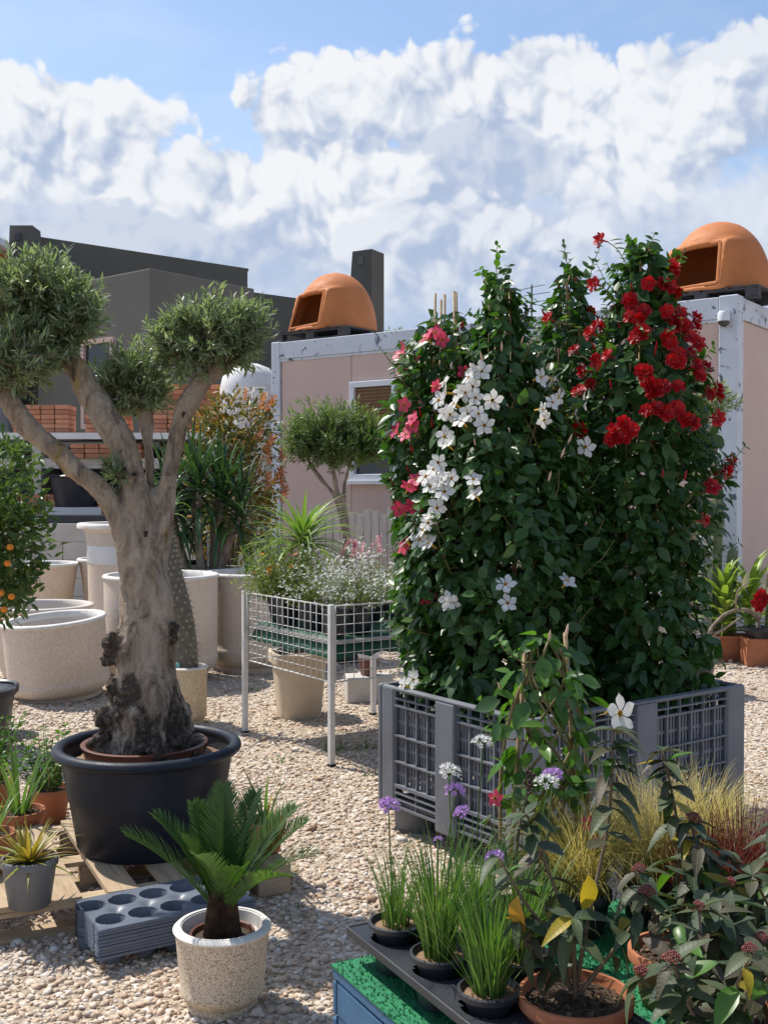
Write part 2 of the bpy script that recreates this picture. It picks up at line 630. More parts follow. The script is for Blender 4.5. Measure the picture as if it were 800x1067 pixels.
def bark_mat():
    """pale grey-brown olive bark, ochre lichen, black dead wood low down and in knots"""
    m, t, b = newmat('olive_bark')
    v = t.node('ShaderNodeTexCoord').outputs['Object']
    sp = t.node('ShaderNodeSeparateXYZ')
    t.l.new(v, sp.inputs[0])
    mp = t.node('ShaderNodeMapping')
    t.l.new(v, mp.inputs['Vector'])
    mp.inputs['Scale'].default_value = (1, 1, .42)
    n = t.noise(mp.outputs[0], 13, 9, .72, .5).outputs['Fac']
    col = t.ramp(n, [(.34, (.09, .067, .046)), (.43, (.25, .195, .145)), (.52, (.41, .335, .26)), (.66, (.52, .44, .35))])
    mid = t.noise(mp.outputs[0], 3.2, 4, .6).outputs['Fac']
    col = t.mix(t.mapr(mid, .42, .62, 0., .4), col, t.mix(1., col, (.68, .60, .50), 'MULTIPLY'))
    li = t.noise(mp.outputs[0], 5, 7, .66, .3).outputs['Fac']
    col = t.mix(t.mapr(li, .56, .65, 0., .7), col, (.36, .255, .075))
    cr_ = t.noise(t.vm('MULTIPLY', v, (26, 26, 70)).outputs[0], 1., 5, .7, .3).outputs['Fac']
    col = t.mix(t.mapr(cr_, .60, .70, 0., .6), col, (.08, .06, .045))
    rot = t.noise(mp.outputs[0], 5.0, 9, .74, .7).outputs['Fac']
    low = t.mapr(sp.outputs[2], .95, .40, 0., .17)
    rot = t.mapr(t.m('ADD', rot, low), .60, .67)
    at = t.node('ShaderNodeAttribute', attribute_name='var')
    n4 = t.noise(v, 42, 6, .7).outputs['Fac']
    kn = t.mapr(t.m('MULTIPLY_ADD', n4, .7, at.outputs['Fac']), .62, .95)
    rot = t.m('MAXIMUM', rot, kn)
    col = t.mix(rot, col, t.ramp(n4, [(.35, (.018, .013, .010)), (.52, (.055, .040, .029)), (.64, (.20, .15, .11))]))
    t.l.new(col, b.inputs['Base Color'])
    b.inputs['Roughness'].default_value = .9
    bp = t.node('ShaderNodeBump')
    bp.inputs['Strength'].default_value = 1.
    bp.inputs['Distance'].default_value = .025
    hh = t.m('ADD', t.m('ADD', n, t.m('MULTIPLY', n4, .6)), t.m('MULTIPLY', rot, -.35))
    t.l.new(hh, bp.inputs['Height'])
    t.l.new(bp.outputs[0], b.inputs['Normal'])
    return m


M_ground = gravel_mat()
M_stone = stone_mat()
M_bark = bark_mat()
M_bark2 = plain('pale_bark', (.34, .27, .20), .9, (.16, .12, .09), 18, .4, .6, 50)
M_twig = plain('twig_bark', (.22, .16, .10), .85, (.12, .09, .06), 30, .5, .3, 80)
M_vine = plain('vine_stem', (.16, .17, .06), .7, (.20, .13, .06), 20, .5)
M_cane = plain('bamboo_cane', (.38, .27, .13), .6, (.22, .15, .08), 22, .5, .2, 70)
M_terr = terrazzo('terrazzo_cream', (.70, .60, .505), (.64, .53, .43), (.48, .38, .29), 230., .15)
M_terr2 = terrazzo('terrazzo_speckled', (.70, .60, .46), (.56, .44, .29), (.26, .19, .12), 330., .3)
M_terr3 = terrazzo('terrazzo_yellow', (.66, .54, .37), (.58, .45, .28), (.42, .30, .18), 230., .2)
M_rim = plain('white_concrete', (.78, .75, .70), .8, (.62, .58, .52), 9, .5, .15, 60)
M_inner = plain('cast_concrete', (.62, .56, .50), .85, (.50, .45, .40), 5, .5)
M_black = plain('black_plastic', (.018, .022, .03), .42, (.035, .038, .045), 4, .6, spec=.5)
M_blackb = plain('blue_black_plastic', (.010, .014, .024), .5, (.018, .022, .033), 5, .5, .12, 90, spec=.3, spots=(.05, .05, .05), spot_scale=3, spot_at=.66)
M_tray = plain('grey_tray_plastic', (.15, .17, .21), .42, (.11, .125, .155), 5, .6, spec=.5)
M_greypot = plain('grey_pot_plastic', (.16, .165, .175), .5, (.12, .125, .13), 5, .6)
M_bin = plain('grey_bin_plastic', (.20, .21, .23), .55, (.14, .148, .162), 3.5, .5, .1, 40, spots=(.09, .09, .09), spot_scale=7, spot_at=.68)
M_terra = plain('terracotta', (.46, .17, .075), .8, (.34, .115, .05), 6, .5, .15, 60)
M_brown = plain('brown_pot_plastic', (.17, .06, .035), .5, (.11, .04, .025), 6, .5)
M_dome = plain('orange_clay', (.58, .205, .06), .75, (.48, .155, .045), 3.2, .6, .2, 35, spots=(.40, .15, .05), spot_scale=5, spot_at=.66)
M_domein = plain('raw_clay_lining', (.24, .09, .035), .9, (.16, .06, .025), 4, .5)
M_soil = plain('soil', (.10, .065, .04), .95, (.05, .032, .022), 30, .5, .9, 70)
M_chip = leafmat('bark_chip', [(.05, .03, .02), (.12, .07, .045), (.20, .13, .085), (.04, .025, .018)], .9, 0., spec=.2)
M_soil2 = plain('dry_soil', (.33, .21, .12), .95, (.17, .10, .06), 26, .5, .9, 60)
M_wood = wood_mat('pallet_wood', (.58, .45, .30), (.44, .32, .20), (.24, .165, .10))
M_woodd = wood_mat('dark_pallet_wood', (.075, .072, .075), (.05, .048, .05), (.03, .028, .03))
M_woodw = wood_mat('weathered_white_board', (.74, .70, .66), (.62, .57, .52), (.42, .37, .32))
M_blue = plain('blue_paint', (.055, .15, .27), .65, (.035, .095, .18), 8, .5, .2, 50, spots=(.16, .20, .24), spot_scale=9, spot_at=.64)
M_turf = plain('green_turf', (.012, .15, .06), .8, (.02, .22, .085), 40, .5)
M_turfd = plain('dark_green_mat', (.012, .075, .04), .6, (.02, .12, .06), 14, .5)
M_wmetal = plain('white_metal', (.72, .72, .70), .5, (.60, .58, .54), 12, .5, spots=(.25, .13, .07), spot_scale=24, spot_at=.70)
M_frame = plain('chipped_white_frame', (.60, .64, .70), .6, (.52, .56, .62), 3, .5, .08, 30, spots=(.10, .11, .14), spot_scale=6.5, spot_at=.572)
M_pink = plain('pink_panel', (.60, .445, .385), .7, (.55, .405, .35), 1.3, .6, .05, 20)
M_alu = plain('white_aluminium', (.74, .76, .78), .4, (.66, .68, .70), 5, .5)
M_blind = plain('brown_blind', (.26, .15, .08), .6, (.19, .11, .06), 9, .5)
M_glassd = plain('dark_glass', (.02, .025, .028), .08, (.03, .034, .038), 3, .5, spec=.7)
M_wall = plain('dark_grey_render', (.105, .105, .092), .9, (.088, .088, .076), .8, .6, .2, 18)
M_wall_lit = plain('lit_grey_render', (.15, .148, .13), .9, (.128, .125, .11), .8, .6, .2, 18)  # wall render again, the block's sunlit tone put into the colour
M_white = plain('white_paint', (.78, .78, .77), .7, (.68, .67, .65), 2, .5)
M_conc = plain('pale_concrete_block', (.56, .53, .49), .9, (.46, .43, .39), 3, .5, .2, 40)
M_brick = plain('orange_brick', (.50, .22, .12), .85, (.42, .165, .085), 5, .6, .2, 50)


def vary(m, lo=(.62, .60, .60), hi=(1.25, 1.35, 1.45)):
    t = NT(m.node_tree)
    b = t.n['Principled BSDF']
    src = b.inputs['Base Color'].links[0].from_socket
    oi = t.node('ShaderNodeObjectInfo')
    t.l.new(t.mix(1., src, t.ramp(oi.outputs['Random'], [(0., lo), (.5, (1, 1, 1)), (1., hi)]), 'MULTIPLY'), b.inputs['Base Color'])


vary(M_brick)
M_mortar = plain('mortar', (.48, .42, .36), .95, (.40, .35, .30), 8, .5)
M_redp = plain('red_pallet_paint', (.32, .03, .03), .7, (.22, .02, .02), 9, .5)
M_tarp = plain('dark_tarp', (.012, .014, .022), .45, (.025, .028, .04), 3, .6)
M_teal = plain('turquoise_plastic', (.20, .55, .50), .5, (.16, .46, .42), 6, .5)
M_clear = plain('milky_film', (.66, .68, .70), .25, (.58, .60, .62), 6, .5)
M_cable = plain('dark_metal', (.03, .03, .035), .5, (.05, .05, .055), 9, .5)
M_bluep = plain('bright_blue_plastic', (.03, .22, .50), .4, (.02, .17, .42), 6, .5)

L_olive = leafmat('olive_leaf', [(.13, .175, .09), (.19, .245, .125), (.25, .305, .175), (.38, .42, .32), (.20, .265, .125), (.28, .33, .21), (.14, .20, .10)], .42, .42, (1.3, 1.4, .75), spec=.45)
L_mand = leafmat('mandevilla_leaf', [(.028, .072, .020), (.042, .105, .026), (.06, .135, .034), (.034, .088, .028), (.085, .175, .04)], .37, .27, (1.6, 1.9, .5), spec=.42)
L_fresh = leafmat('fresh_leaf', [(.07, .17, .03), (.10, .22, .035), (.055, .14, .03), (.13, .25, .045)], .35, .35, (1.5, 1.7, .5))
L_vib = leafmat('viburnum_leaf', [(.030, .055, .026), (.045, .075, .034), (.085, .105, .05), (.075, .055, .035), (.036, .062, .032), (.10, .125, .055)], .50, .20, spec=.38)


def add_veins(m, scale=1.):
    """pale midrib along the leaf's own length and slanting side veins, as colour and relief"""
    t = NT(m.node_tree)
    b = t.n['Principled BSDF']
    src = b.inputs['Base Color'].links[0].from_socket
    sp = t.node('ShaderNodeSeparateXYZ')
    t.l.new(t.node('ShaderNodeTexCoord').outputs['Object'], sp.inputs[0])
    ax = t.m('ABSOLUTE', sp.outputs[0])
    rib = t.mapr(ax, .0005 * scale, .0014 * scale, 1., 0.)
    ph = t.m('MULTIPLY', t.m('SUBTRACT', sp.outputs[1], t.m('MULTIPLY', ax, .9)), 2 * PI / (.010 * scale))
    sv_ = t.mapr(t.m('SINE', ph), .55, 1., 0., .45)
    k = t.m('MAXIMUM', rib, sv_)
    t.l.new(t.mix(t.m('MULTIPLY', k, .55), src, t.mix(.35, src, (.22, .26, .10))), b.inputs['Base Color'])
    bp = t.node('ShaderNodeBump')
    bp.invert = True
    bp.inputs['Strength'].default_value = .5
    bp.inputs['Distance'].default_value = .0015
    t.l.new(k, bp.inputs['Height'])
    t.l.new(bp.outputs[0], b.inputs['Normal'])


add_veins(L_vib)
L_yel = leafmat('yellow_leaf', [(.48, .36, .03), (.38, .33, .04)], .45, .4, (1.5, 1.3, .5))
add_veins(L_yel)
L_oran = leafmat('orange_leaf', [(.55, .24, .03), (.48, .28, .04)], .5, .35, (1.4, 1.1, .5))
L_citrus = leafmat('citrus_leaf', [(.06, .11, .03), (.09, .15, .04), (.14, .21, .06), (.07, .13, .04)], .35, .35)
L_croton = leafmat('copper_leaf', [(.06, .11, .025), (.13, .16, .035), (.30, .24, .04), (.40, .19, .045), (.38, .30, .06), (.12, .16, .035), (.08, .13, .03)], .45, .3, (1.3, 1.1, .5))
L_yucca = leafmat('yucca_leaf', [(.035, .085, .03), (.05, .11, .035), (.03, .075, .035), (.08, .16, .03)], .36, .22)
L_pand = leafmat('striped_leaf', [(.14, .25, .05), (.20, .32, .07), (.30, .38, .14), (.10, .2, .04)], .4, .35)
L_agave = leafmat('variegated_leaf', [(.38, .32, .05), (.25, .28, .05), (.46, .36, .08), (.16, .21, .05), (.44, .22, .04)], .42, .3, (1.3, 1.2, .5))
L_cyc = leafmat('cycad_leaf', [(.036, .082, .024), (.056, .115, .030), (.078, .145, .036)], .36, .28, (1.6, 1.9, .45))
L_grass = leafmat('grass_blade', [(.07, .16, .03), (.10, .21, .04), (.14, .25, .06), (.09, .18, .045), (.19, .25, .08)], .42, .35)
L_stipa = leafmat('straw_blade', [(.58, .47, .16), (.50, .42, .12), (.66, .55, .25), (.42, .38, .10)], .55, .4, (1.25, 1.2, .8))
L_redg = leafmat('red_grass_blade', [(.12, .022, .018), (.17, .035, .025), (.09, .02, .02), (.20, .09, .05)], .5, .35, (1.5, 1., .8))
L_fine = leafmat('fine_leaf', [(.13, .18, .05), (.18, .24, .07), (.24, .30, .11), (.15, .21, .06)], .5, .35)
L_weed = leafmat('weed_leaf', [(.08, .16, .03), (.13, .22, .05)], .45, .35)
L_euph = leafmat('lime_leaf', [(.22, .34, .05), (.30, .40, .08), (.16, .27, .04), (.42, .45, .14)], .42, .35)
F_white = leafmat('white_petal', [(.80, .79, .76), (.84, .83, .82)], .55, .3, (1., 1., .98))
F_red = leafmat('red_petal', [(.42, .004, .009), (.52, .008, .012), (.34, .003, .008)], .5, .22, (1.2, .8, .8))
F_pink = leafmat('pink_petal', [(.70, .05, .13), (.78, .09, .18), (.66, .035, .10)], .5, .3, (1.2, .9, .9))
F_purp = leafmat('lilac_petal', [(.52, .30, .68), (.60, .38, .74), (.46, .25, .62)], .5, .35, (1.2, 1., 1.2))
F_yel = plain('yellow_throat', (.75, .50, .06), .6, (.65, .36, .04), 20, .5)
F_berry = plain('red_brown_buds', (.24, .05, .04), .5, (.14, .03, .03), 30, .5)
F_fruit = plain('orange_peel', (.85, .30, .015), .45, (.78, .22, .01), 12, .5, .15, 150)
F_pinks = leafmat('pink_spike_petal', [(.62, .22, .30), (.72, .34, .40)], .5, .3, (1.1, 1., 1.))
F_orng = leafmat('orange_petal', [(.75, .28, .05), (.80, .38, .08)], .5, .3, (1.1, 1., .9))
M_cactus = plain('cactus_skin', (.11, .15, .06), .6, (.16, .18, .09), 14, .5, .3, 60)
M_spine = plain('pale_spines', (.42, .36, .26), .6, (.30, .25, .18), 10, .5)
M_pachy = plain('grey_spiny_bark', (.20, .18, .14), .8, (.12, .105, .085), 26, .5, .4, 60)

# ------------------------------------------------------------------ ground and gravel
mb = MB()
g_n = 40
for i in range(g_n + 1):
    for j in range(g_n + 1):
        mb.v.append((-300 + 600 * i / g_n, -150 + 600 * j / g_n, 0))
for i in range(g_n):
    for j in range(g_n):
        a = i * (g_n + 1) + j
        mb.f.append((a, a + g_n + 1, a + g_n + 2, a + 1))
        mb.mi.append(0)
tag(mb.build('ground', M_ground), kind='structure')


def gravel():
    phi = (1 + 5 ** .5) / 2
    ico = np.array([(-1, phi, 0), (1, phi, 0), (-1, -phi, 0), (1, -phi, 0), (0, -1, phi), (0, 1, phi), (0, -1, -phi), (0, 1, -phi), (phi, 0, -1), (phi, 0, 1), (-phi, 0, -1), (-phi, 0, 1)]) / math.sqrt(1 + phi * phi)
    F = np.array([(0, 11, 5), (0, 5, 1), (0, 1, 7), (0, 7, 10), (0, 10, 11), (1, 5, 9), (5, 11, 4), (11, 10, 2), (10, 7, 6), (7, 1, 8), (3, 9, 4), (3, 4, 2), (3, 2, 6), (3, 6, 8), (3, 8, 9), (4, 9, 5), (2, 4, 11), (6, 2, 10), (8, 6, 7), (9, 8, 1)])
    P, S = [], []
    for y0, y1, dens, s0, s1 in ((2.6, 4.6, 2700, .006, .0175), (4.6, 6.5, 1900, .006, .0155), (6.5, 9.5, 760, .008, .018), (9.5, 14, 170, .012, .026)):
        xm = .36 * y1 + .9
        n = int((y1 - y0) * 2 * xm * dens)
        x = (rng.random(n) * 2 - 1) * xm
        y = y0 + (y1 - y0) * rng.random(n)
        ok = np.abs(x) < .36 * y + .9
        s = s0 * .8 + (s1 - s0) * rng.random(n) ** 2.6
        big = rng.random(n) < .02
        s = np.where(big, s * 1.9, s)
        P.append(np.stack([x, y, s * .25], 1)[ok])
        S.append(s[ok])
    P = np.concatenate(P)
    S = np.concatenate(S)
    N = len(P)
    V = np.repeat(ico[None], N, 0) * (1 + rng.normal(0, .22, (N, 12, 1)))
    sc = np.stack([.8 + .6 * rng.random(N), .7 + .5 * rng.random(N), .45 + .35 * rng.random(N)], 1)
    V = V * sc[:, None, :]
    a = rng.random(N) * 2 * PI
    tl = rng.normal(0, .25, N)
    x, y, z = V[..., 0], V[..., 1], V[..., 2]
    x, z = x * np.cos(tl)[:, None] - z * np.sin(tl)[:, None], x * np.sin(tl)[:, None] + z * np.cos(tl)[:, None]
    ca, sa = np.cos(a)[:, None], np.sin(a)[:, None]
    V = np.stack([x * ca - y * sa, x * sa + y * ca, z], -1) * S[:, None, None] + P[:, None, :]
    FF = (F[None] + (np.arange(N) * 12)[:, None, None]).reshape(-1, 3)
    me = npmesh('gravel', V.reshape(-1, 3), FF, M_stone, np.repeat(rng.random(N), 12), False)
    tag(link('gravel', me), 'loose beige gravel stones covering the yard', 'gravel', kind='stuff')
    print('stones', N)


gravel()

# ------------------------------------------------------------------ buildings at the back


def wallseg(m, a, b, z0, z1, th, mi=0):
    """upright slab from a to b (2D); thickness away from the viewer side (to the left of a->b)"""
    a = Vector((a[0], a[1], 0))
    b = Vector((b[0], b[1], 0))
    d = (b - a).normalized()
    n = Vector((-d.y, d.x, 0)) * th
    vs = [a, b, b + n, a + n]
    vs = [Vector((p.x, p.y, z0)) for p in vs] + [Vector((p.x, p.y, z1)) for p in vs]
    m.add(vs, [(3, 2, 1, 0), (4, 5, 6, 7), (0, 1, 5, 4), (1, 2, 6, 5), (2, 3, 7, 6), (3, 0, 4, 7)], mi)


def along(a, b, s, z):
    """point s metres along a->b at height z, with the outward (viewer side) normal"""
    d = (Vector((b[0], b[1], 0)) - Vector((a[0], a[1], 0))).normalized()
    return Vector((a[0], a[1], z)) + d * s, d, Vector((d.y, -d.x, 0))


bld = thing('grey_building', 'dark grey flat roofed building with stepped parapet behind the olive tree', 'building', (-4.0, 22, 0))
o0 = Vector((-4.0, 22, 0))


def L0(p):
    return (p[0] - o0.x, p[1] - o0.y)


m = MB()
wallseg(m, L0((-6.9, 22)), L0((-3.1, 25.2)), 0, 6.62, 5.)
m.build('main_wall', M_wall, bld)
m = MB()
wallseg(m, L0((-6.95, 21.96)), L0((-3.08, 25.22)), 6.62, 6.68, 5.1)
m.build('parapet_cap', M_wall, bld)
m = MB()
wallseg(m, L0((-3.09, 25.23)), L0((-1.2, 26.8)), 0, 6.16, 3.)
m.build('lower_wing', M_wall, bld)
m = MB()
a_ = Vector((-4.01, 19.0))
b_ = Vector((-2.45, 20.95))
c_ = Vector((-6.6, 21.08))
n_ = Vector((1.56, 1.95)).normalized()
blk = [a_, b_, b_ + Vector((-1.95, 1.56)) * 1.3, c_]
vs = [Vector((p.x - o0.x, p.y - o0.y, z)) for z in (0, 5.45) for p in blk]
m.add(vs, [(3, 2, 1, 0), (4, 5, 6, 7), (0, 1, 5, 4), (1, 2, 6, 5), (2, 3, 7, 6), (3, 0, 4, 7)])
m.build('front_block', M_wall_lit, bld, bevel=.02)
# slanted pier with a small opening
m = MB()
pv = []
for z, w0, w1 in ((5.5, -.30, .30), (6.95, -.24, .20)):
    for x, y in ((w0, -.25), (w1, -.25), (w1, .25), (w0, .25)):
        pv.append((x - 2.98, y - .35, z - .2))
m.add(pv, [(3, 2, 1, 0), (4, 5, 6, 7), (0, 1, 5, 4), (1, 2, 6, 5), (2, 3, 7, 6), (3, 0, 4, 7)])
pier = m.build('roof_pier', M_wall, bld)
m = MB().box((-3.05, -.615, 6.52), (.10, .04, .13))
m.build('vent', M_cable, pier)
# window in the block's left side
p, d, n = along((c_.x, c_.y), (a_.x, a_.y), 1.55, 0)
m = MB()
for s, w, z, h in ((1.50, .09, 3.55, 1.6), (2.35, .09, 3.55, 1.6), (1.925, .76, 4.31, .09), (1.925, .76, 2.79, .09)):
    q, d, n = along((c_.x, c_.y), (a_.x, a_.y), s, z)
    m.box(q - o0 + n * .03, (w, .10, h), math.atan2(d.y, d.x))
win = m.build('window', M_pink, bld)
q, d, n = along((c_.x, c_.y), (a_.x, a_.y), 1.925, 3.55)
MB().box(q - o0 + n * .012, (.76, .02, 1.44), math.atan2(d.y, d.x)).build('pane', M_glassd, win)
# tower behind the container
m = MB()
tv = []
for z, k in ((0, 1.5), (5.2, 1.28), (6.78, 1.0)):
    for x, y in ((-.40 * k, -.12), (.02, -.38), (.28, .10), (-.14, .36)):
        tv.append((x + 3.72, y + 2.0, z))
m.add(tv, [(8, 9, 10, 11)] + [(i * 4 + j, i * 4 + (j + 1) % 4, i * 4 + 4 + (j + 1) % 4, i * 4 + 4 + j) for i in (0, 1) for j in range(4)])
tw = m.build('chimney_tower', M_wall, bld)
m = MB()
d3 = Vector((.42, -.26, 0)).normalized()
m.box((3.50, 1.74, 6.55), (.13, .03, .17), math.atan2(d3.y, d3.x))
m.build('vent', M_wall_lit, tw)

hs = thing('tiled_house', 'corner of a white house with terracotta eave behind the olive crown', 'house', (-7.78, 20.6, 0))
MB().box((-.6, 1.2, 2.75), (2.0, 2.0, 5.5)).build('wall', M_white, hs)
m = MB()
rx = Matrix.Rotation(R(-24), 3, 'Y')
m.box((-.35, .9, 5.74), (2.0, 2.6, .14), 0, 0, rx)
roof = m.build('roof', M_terra, hs)
MB().box((-.33, .88, 5.915), (2.0, 2.7, .20), 0, 0, rx).build('roof_edge', M_white, roof)

# brick house front with real bricks, white barrel and posts
bh = thing('brick_wall', 'bare orange brick wall behind the copper leaved bush', 'wall', (-2.75, 17.0, 0))
MB().box((0, .06, 1.62), (1.40, .10, 3.24)).build('mortar_bed', M_mortar, bh)
brick = MB().box((0, 0, 0), (.215, .10, .072)).mesh('brick', M_brick)
for r in range(26):
    z = 1.25 + r * .079
    if z > 3.25:
        break
    for k in range(7):
        x = -.60 + k * .228 + (.114 if r % 2 else 0)
        if x < .62:
            link('brick', brick, bh, (x, 0, z), (0, random.uniform(-.01, .01), 0))
tank = MB().lathe([(0, 1.0), (.12, .99), (.30, .92), (.40, .78), (.44, .6), (.44, 0), (.40, 0)], 28).build('water_tank', M_white, None, 40, loc=(-2.02, 16.6, 2.55))
tag(tank, 'rounded white water tank between brick wall and pink cabin', 'tank')
st = thing('tank_stand', 'white block stand under the rounded water tank', 'stand', (-2.02, 16.6, 0))
MB().box((0, 0, 1.25), (1.0, 1.0, 2.5)).build('base', M_conc, st, bevel=.02)
MB().box((0, 0, 2.52), (1.06, 1.06, .055)).build('slab', M_white, st)
for i, (x, y) in enumerate(((-1.98, 15.35), (-1.72, 15.3))):
    po = thing('stone_post', 'pale cast stone garden post with square cap ' + ('beside the water tank' if i == 0 else 'touching the cabin corner'), 'post', (x, y, 0), .2, 'cast stone posts by the cabin')
    MB().box((0, 0, 1.45), (.15, .15, 2.9)).build('shaft', M_rim, po, bevel=.01)
    MB().box((0, 0, 2.95), (.24, .24, .10)).box((0, 0, 3.03), (.18, .18, .06)).build('cap', M_rim, po, bevel=.01)

# yard rack with brick packs
rk = thing('storage_rack', 'pale storage rack of beams holding brick packs behind the olive trunk', 'rack', (-4.4, 16.4, 0))
for x in (-1.9, -.62, .66, 1.9):
    MB().box((x, 0, 1.18), (.13, .9, 2.36)).build('upright', M_conc, rk)
for z in (1.16, 2.02):
    for y in (-.4, .4):
        MB().box((0, y * .9, z), (4.1, .09, .13)).build('beam', M_woodw, rk)
MB().box((0, 0, 2.42), (4.3, 1.1, .09)).build('shelf_top', M_white, rk)
MB().box((0, 0, 2.09), (4.0, .82, .022)).build('shelf_board', M_woodw, rk)
MB().box((0, .56, 1.2), (4.0, .02, 2.2)).build('back_sheet', M_tarp, rk)


def brick_pack(loc, nx, nz, label, rz=0., w=.205, h=.07):
    r = thing('brick_pack', label, 'bricks', loc, rz, 'brick packs in the yard')
    me = MB().box((0, 0, 0), (w - .012, .42, h - .008)).mesh('brick', M_brick)
    for i in range(nx):
        for k in range(nz):
            link('brick', me, r, ((i - (nx - 1) / 2) * w, random.uniform(-.02, .02), h / 2 + k * h), (0, 0, random.uniform(-.03, .03)))
    return r


brick_pack((-5.15, 16.1, 1.236), 5, 5, 'orange brick pack on the lower rack shelf by the black tub')
brick_pack((-3.62, 16.1, 1.356), 5, 4, 'orange brick pack on the red pallet in the rack')
brick_pack((-5.0, 16.3, 2.466), 4, 6, 'orange brick pack on the rack top above the black tub')
brick_pack((-4.05, 16.3, 2.466), 3, 4, 'low orange brick pack on the rack top between taller packs')
brick_pack((-3.05, 16.3, 2.466), 5, 7, 'tall orange brick pack on the rack top nearest the brick wall')
brick_pack((-4.0, 16.1, 2.102), 5, 3, 'flat orange brick pack on the middle rack shelf')
rp = thing('red_pallet', 'red painted pallet carrying bricks in the rack', 'pallet', (-3.62, 16.1, 1.226))
for y in (-.3, 0, .3):
    MB().box((0, y, .11), (1.15, .1, .03)).build('slat', M_redp, rp)
for x in (-.5, 0, .5):
    MB().box((x, 0, .048), (.12, .7, .094)).build('block', M_redp, rp)
tb = thing('black_tub', 'black plastic tub standing on a white crate in the rack', 'tub', (-4.45, 16.0, 1.40))
MB().lathe([(.0, 0), (.30, 0), (.38, .42), (.41, .44), (.38, .46), (.35, .44), (.27, .03), (0, .03)], 24).build('shell', M_tarp, tb, 40)
cr = thing('white_crate', 'white crate under the black tub', 'crate', (-4.45, 16.0, 1.226))
MB().box((0, 0, .085), (.85, .6, .17)).build('shell', M_white, cr, bevel=.01)
bw = thing('block_wall', 'low wall of pale concrete blocks behind the cream pots', 'wall', (-4.3, 14.6, 0))
blkm = MB().box((0, 0, 0), (.58, .18, .235)).mesh('block', M_conc)
for i in range(6):
    for k in range(5):
        link('block', blkm, bw, (-1.6 + i * .59 + (.2 if k % 2 else 0), 0, .12 + k * .24), (0, 0, random.uniform(-.01, .01)))
MB().box((0, .3, 1.255), (4.2, .5, .10)).build('dark_top', M_tarp, bw)

# ------------------------------------------------------------------ the pink cabin
CA = Vector((-1.52, 14.9, 0))
CB = Vector((3.58, 11.2, 0))
dx = (CB - CA)
CL = dx.length
dx.normalize()
CR = math.atan2(dx.y, dx.x)
cab = thing('site_cabin', 'pink panelled site cabin with chipped white steel frame', 'cabin', CA, CR)
ZB, ZT, CD = .58, 3.63, 2.44
wl, wr, wb_, wt = 1.34, 2.75, 1.77, 3.02
# face panels round the window opening (the face lies at local y = 0, inside is +y)
m = MB()


def fbox(m, x0, x1, y0, y1, z0, z1, mi=0):
    m.box(((x0 + x1) / 2, (y0 + y1) / 2, (z0 + z1) / 2), (x1 - x0, y1 - y0, z1 - z0), 0, mi)


def panel(x0, x1, z0, z1):
    fbox(MB_cur, x0, x1, .03, .09, z0, z1)


xs = [.16]
while xs[-1] < CL - .3:
    xs.append(min(xs[-1] + 1.16, CL - .2))
pan = [(.16, wl, ZB, ZT - .24), (wl, wr, ZB, wb_), (wl, wr, wt, ZT - .24), (wr, 3.95, ZB, ZT - .24), (3.955, 5.12, ZB, ZT - .24), (5.125, CL - .19, ZB, ZT - .24)]
for a, b, c, d in pan:
    MB_cur = MB()
    panel(a + .004, b - .004, c + .002, d - .002)
    MB_cur.build('panel', M_pink, cab, bevel=.006)
for a, b in ((.02, 1.2), (1.21, CD - .02)):
    m = MB()
    fbox(m, CL - .09, CL - .03, a + .16 if a < .1 else a, b - .16 if b > 2 else b, ZB, ZT - .24)
    m.build('panel', M_pink, cab, bevel=.006)
for x, w in ((0, .15), (CL - .20, .20)):
    for y in (0, CD - .18):
        m = MB()
        fbox(m, x, x + w, y, y + .18, ZB, ZT)
        m.build('corner_post', M_frame, cab, bevel=.012)
for y in (.004, CD - .174):
    m = MB()
    fbox(m, .151, CL - .201, y, y + .17, ZT - .235, ZT - .012)
    fbox(m, .151, CL - .201, y + .012 if y < 1 else y, y + .05, ZT - .27, ZT - .2355)
    m.build('top_beam', M_frame, cab, bevel=.008)
    m = MB()
    fbox(m, .151, CL - .201, y, y + .17, ZB - .16, ZB - .004)
    m.build('bottom_beam', M_frame, cab, bevel=.008)
for x in (.004, CL - .174):
    m = MB()
    fbox(m, x, x + .17, .181, CD - .181, ZT - .235, ZT - .014)
    m.build('top_beam', M_frame, cab, bevel=.008)
m = MB()
fbox(m, .16, CL - .16, .16, CD - .16, ZT - .08, ZT - .02)
m.build('roof', M_frame, cab)
m = MB()
fbox(m, .10, CL - .12, .12, CD - .1, 0, ZB - .165)
m.build('plinth', M_conc, cab)
# inner dark box so that the window shows a room
m = MB()
fbox(m, .2, CL - .25, 1.6, 1.64, ZB, ZT - .3)
m.build('inner_wall', M_conc, cab)
# window: frame, blind slats, pane
m = MB()
for a, b, c, d in ((wl, wr, wt - .075, wt), (wl, wr, wb_, wb_ + .075), (wl, wl + .075, wb_ + .075, wt - .075), (wr - .075, wr, wb_ + .075, wt - .075), (wl + .66, wl + .72, wb_ + .075, wt - .075)):
    fbox(m, a, b, -.02, .06, c, d)
wf = m.build('window', M_alu, cab, bevel=.008)
m = MB()
fbox(m, wl - .04, wr + .04, -.05, .03, wb_ - .055, wb_ - .002)
m.build('sill', M_alu, wf, bevel=.006)
m = MB()
fbox(m, wl + .07, wr - .07, .045, .052, wb_ + .07, wt - .07)
m.build('pane', M_glassd, wf)
sl = MB().box((0, 0, 0), (1.26, .006, .042), 0, 0, Matrix.Rotation(R(30), 3, 'X')).mesh('blind_slat', M_blind)
for k in range(17):
    link('blind_slat', sl, wf, ((wl + wr) / 2, .028, wt - .11 - k * .042))
